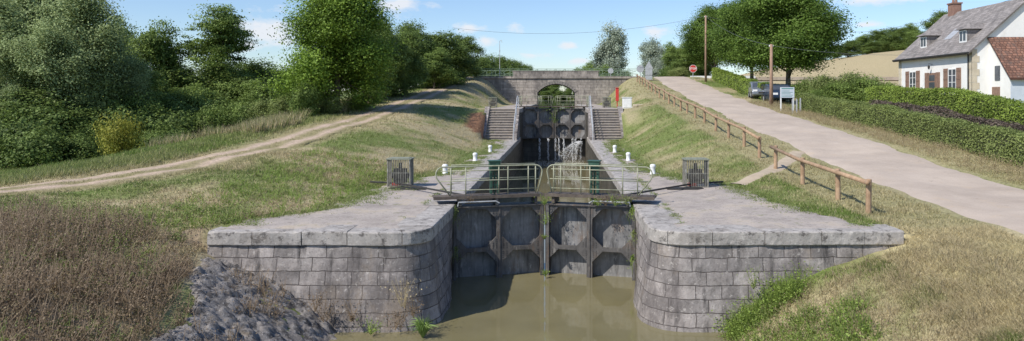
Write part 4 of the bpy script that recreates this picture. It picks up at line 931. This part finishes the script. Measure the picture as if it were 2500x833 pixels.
for k in range(5): mb.box(X-.42,X+.42-random.uniform(0,.3),Y-.036,Y-.031,z+1.02+k*.1,z+1.05+k*.1)
obj('printed_band',mb,M_signG,root)
for s_ in (-.45,.45):
    mb=MB(); mb.box(X+s_-.04,X+s_+.04,Y+.001,Y+.07,z-.1,z+1.7); obj('leg',mb,M_white,root)
for k,(px) in enumerate((1935,1945,1954)):
    Y=50.5+k*.5; X=WX(px,Y); z=Hf(X,Y); mb=MB(); mb.box(X-.04,X+.04,Y-.04,Y+.04,z-.1,z+.95); mb.prism([(X-.04,z+.951),(X+.04,z+.951),(X,z+1.02)],'y',Y-.04,Y+.04)
    obj('garden_stake',mb,M_galv,label='grey white wooden stake by the garden corner',cat='stake',group='garden stakes')
X=WX(1507,67); mb=MB(); mb.box(X-.04,X+.04,67,67.1,2.1,2.7); mb.box(X-.14,X+.14,66.95,67.13,2.7,3.9); mb.box(X-.17,X+.17,66.9,67.18,3.901,3.95); obj('red_rescue_stand',mb,M_red,label='tall narrow red rescue stand on the upper platform',cat='rescue stand',bevel=.02)
X=WX(1531,58.5); mb=MB(); mb.box(X-.36,X+.36,58.3,58.8,2.12,3.02); mb.box(X-.4,X+.4,58.25,58.85,3.021,3.08); mb.box(X-.3,X+.3,58.28,58.3,2.25,2.95); obj('electrical_cabinet',mb,M_white,label='white electrical cabinet on the upper quay',cat='cabinet',bevel=.015)
mb=MB(); 
for k in range(7):
    for j in range(2): mb.box(6.4+k*.4+j*.1,6.78+k*.4+j*.1,60.2+k*.2,60.5+k*.2,2.1+j*.2,2.29+j*.2)
obj('low_stone_wall',mb,M_quoin,label='low pale block wall beside the cabinet',cat='wall',bevel=.02)
for s_ in (-1,1):
    mb=MB()
    for y in (62.0,64): mb.path([(s_*2.9,y,2.2),(s_*2.9,y,3.1)],.025)
    mb.path([(s_*2.9,62,3.1),(s_*2.9,64,3.1)],.025); mb.path([(s_*2.9,62,2.7),(s_*2.9,64,2.7)],.02)
    obj('quay_railing',mb,M_rail,label='short olive tube railing beside the upper gate',cat='railing',group='upper quay railings')
# ---------------------------------------------------------------- cars
def car(X,Y,rz,mat,label):
    z=Hf(X,Y)+.02; root=thing('parked_car',(X,Y,z),label,'car','parked cars')
    T=Matrix.Translation((X,Y,z))@Matrix.Rotation(rz,4,'Z')
    def tf(a,b,c): return tuple(T@Vector((a,b,c)))
    def part(nm,build,m,par=root,bev=0): 
        q=MB(); q.tf=tf; build(q); return obj(nm,q,m,par,bevel=bev)
    prof=[(-2.05,.35),(-2.1,.75),(-2.0,.98),(-1.75,1.38),(-1.2,1.5),(.1,1.5),(.55,1.4),(1.15,1.0),(1.95,.85),(2.1,.6),(2.1,.35),(1.75,.22),(-1.8,.22)]
    part('body',lambda q:q.prism([(a,b) for a,b in prof],'y',-.84,.84),mat,bev=.07)
    part('side_window',lambda q:(q.prism([(-1.6,1.02),(-1.4,1.34),(-.4,1.42),(.1,1.42),(.45,1.34),(.95,1.02)],'y',-.848,.848)),M_glass)
    part('windscreen',lambda q:q.add([(.62,-.7,1.385),(.62,.7,1.385),(1.13,.74,1.03),(1.13,-.74,1.03)],[(0,1,2,3)]) or None,M_glass)
    part('rear_window',lambda q:q.box(-2.0,-1.9,-.6,.6,1.05,1.3),M_glass)
    for a in (-1.3,1.3):
        for b in (-.8,.8):
            W=part('wheel',lambda q:q.path([(a,b-.1,.31),(a,b+.1,.31)],.31,20),M_tyre); part('rim',lambda q:q.path([(a,b-.11,.31),(a,b+.11,.31)],.18,12),M_galv,W)
    for b in (-.6,.6): part('headlight',lambda q:q.box(2.0,2.115,b-.18,b+.18,.62,.78),M_white)
    part('grille',lambda q:q.box(2.05,2.12,-.35,.35,.45,.6),M_dark)
car(WX(1856,64),64,math.radians(-100),M_carS,'silver grey parked car by the roadside hedge')
car(WX(1899,60),60,math.radians(-95),M_carB,'dark blue parked car behind the information board')
# ---------------------------------------------------------------- camera & light
cam=bpy.data.cameras.new('camera'); co=bpy.data.objects.new('camera',cam); COL.objects.link(co); S.camera=co
co.location=(CX,0,CZ); co.rotation_euler=(math.pi/2,0,0); cam.sensor_width=36; cam.lens=F/2500*36; cam.clip_end=6000; cam.clip_start=.1
cam.shift_x=-(VX-1250)/2500; cam.shift_y=-(416.5-HY)/2500
el=math.radians(46); dx,dy=-.78,-.62; l=math.hypot(dx,dy); dx/=l;dy/=l
sd=Vector((dx*math.cos(el),dy*math.cos(el),math.sin(el)))
sun=bpy.data.lights.new('sun','SUN'); sun.energy=4.9; sun.angle=math.radians(.6); sun.color=(1,.95,.87)
so=bpy.data.objects.new('sun',sun); COL.objects.link(so); so.rotation_euler=(-sd).to_track_quat('-Z','Y').to_euler(); so.location=(0,0,60)
W=bpy.data.worlds.new('World'); S.world=W; W.use_nodes=True; nt=W.node_tree; bg=nt.nodes['Background']
sky=node(nt,'ShaderNodeTexSky',sky_type='NISHITA'); sky.sun_disc=False; sky.sun_elevation=el; sky.sun_rotation=math.atan2(dx,dy); sky.air_density=1.0; sky.dust_density=.3; sky.ozone_density=1.8
tc=node(nt,'ShaderNodeTexCoord'); vec=tc.outputs['Generated']
mp_=node(nt,'ShaderNodeMapping',{'Vector':vec,'Scale':(1,1,2.0)})
nz=node(nt,'ShaderNodeTexNoise',{'Vector':mp_.outputs[0],'Scale':26,'Detail':9,'Roughness':.62})
acc=None
for (px,py,sx,sz_) in [(650,78,110,42),(975,15,60,24),(1140,66,50,13),(1185,100,26,12),(1258,66,24,13),(1390,113,22,10),(1605,78,42,13),(1405,150,35,7),(1300,135,35,7),(2150,0,90,12),(2110,62,40,8)]:
    d=Vector((px-VX,F,HY-py)); L_=d.length; d.normalize()
    s1=node(nt,'ShaderNodeVectorMath',{0:vec,1:tuple(d)},operation='SUBTRACT'); k=F/(1.35*sx); k2=F/(1.35*sz_)
    s2=node(nt,'ShaderNodeVectorMath',{0:s1.outputs[0],1:(k,k,k2)},operation='MULTIPLY'); s3=node(nt,'ShaderNodeVectorMath',{0:s2.outputs[0]},operation='LENGTH')
    s4=node(nt,'ShaderNodeMath',{0:1.0,1:s3.outputs['Value']},operation='SUBTRACT')
    acc=s4.outputs[0] if acc is None else node(nt,'ShaderNodeMath',{0:acc,1:s4.outputs[0]},operation='MAXIMUM').outputs[0]
acc=node(nt,'ShaderNodeMath',{0:acc,1:-.6},operation='MAXIMUM').outputs[0]
nn_=node(nt,'ShaderNodeMath',{0:nz.outputs['Fac'],1:3.0,2:-1.55},operation='MULTIPLY_ADD')
sm=node(nt,'ShaderNodeMath',{0:acc,1:nn_.outputs[0]},operation='ADD')
cm=ramp(nt,sm.outputs[0],[(.12,0),(.9,.9)])
skc=mixc(nt,1.0,sky.outputs[0],(.88,.97,1.14),'MULTIPLY')
col=mixc(nt,cm,skc,(6.3,6.5,6.9)); nt.links.new(col,bg.inputs['Color']); bg.inputs['Strength'].default_value=.135
S.view_settings.view_transform='Standard'; S.view_settings.look='None'; S.view_settings.exposure=0; S.view_settings.gamma=1
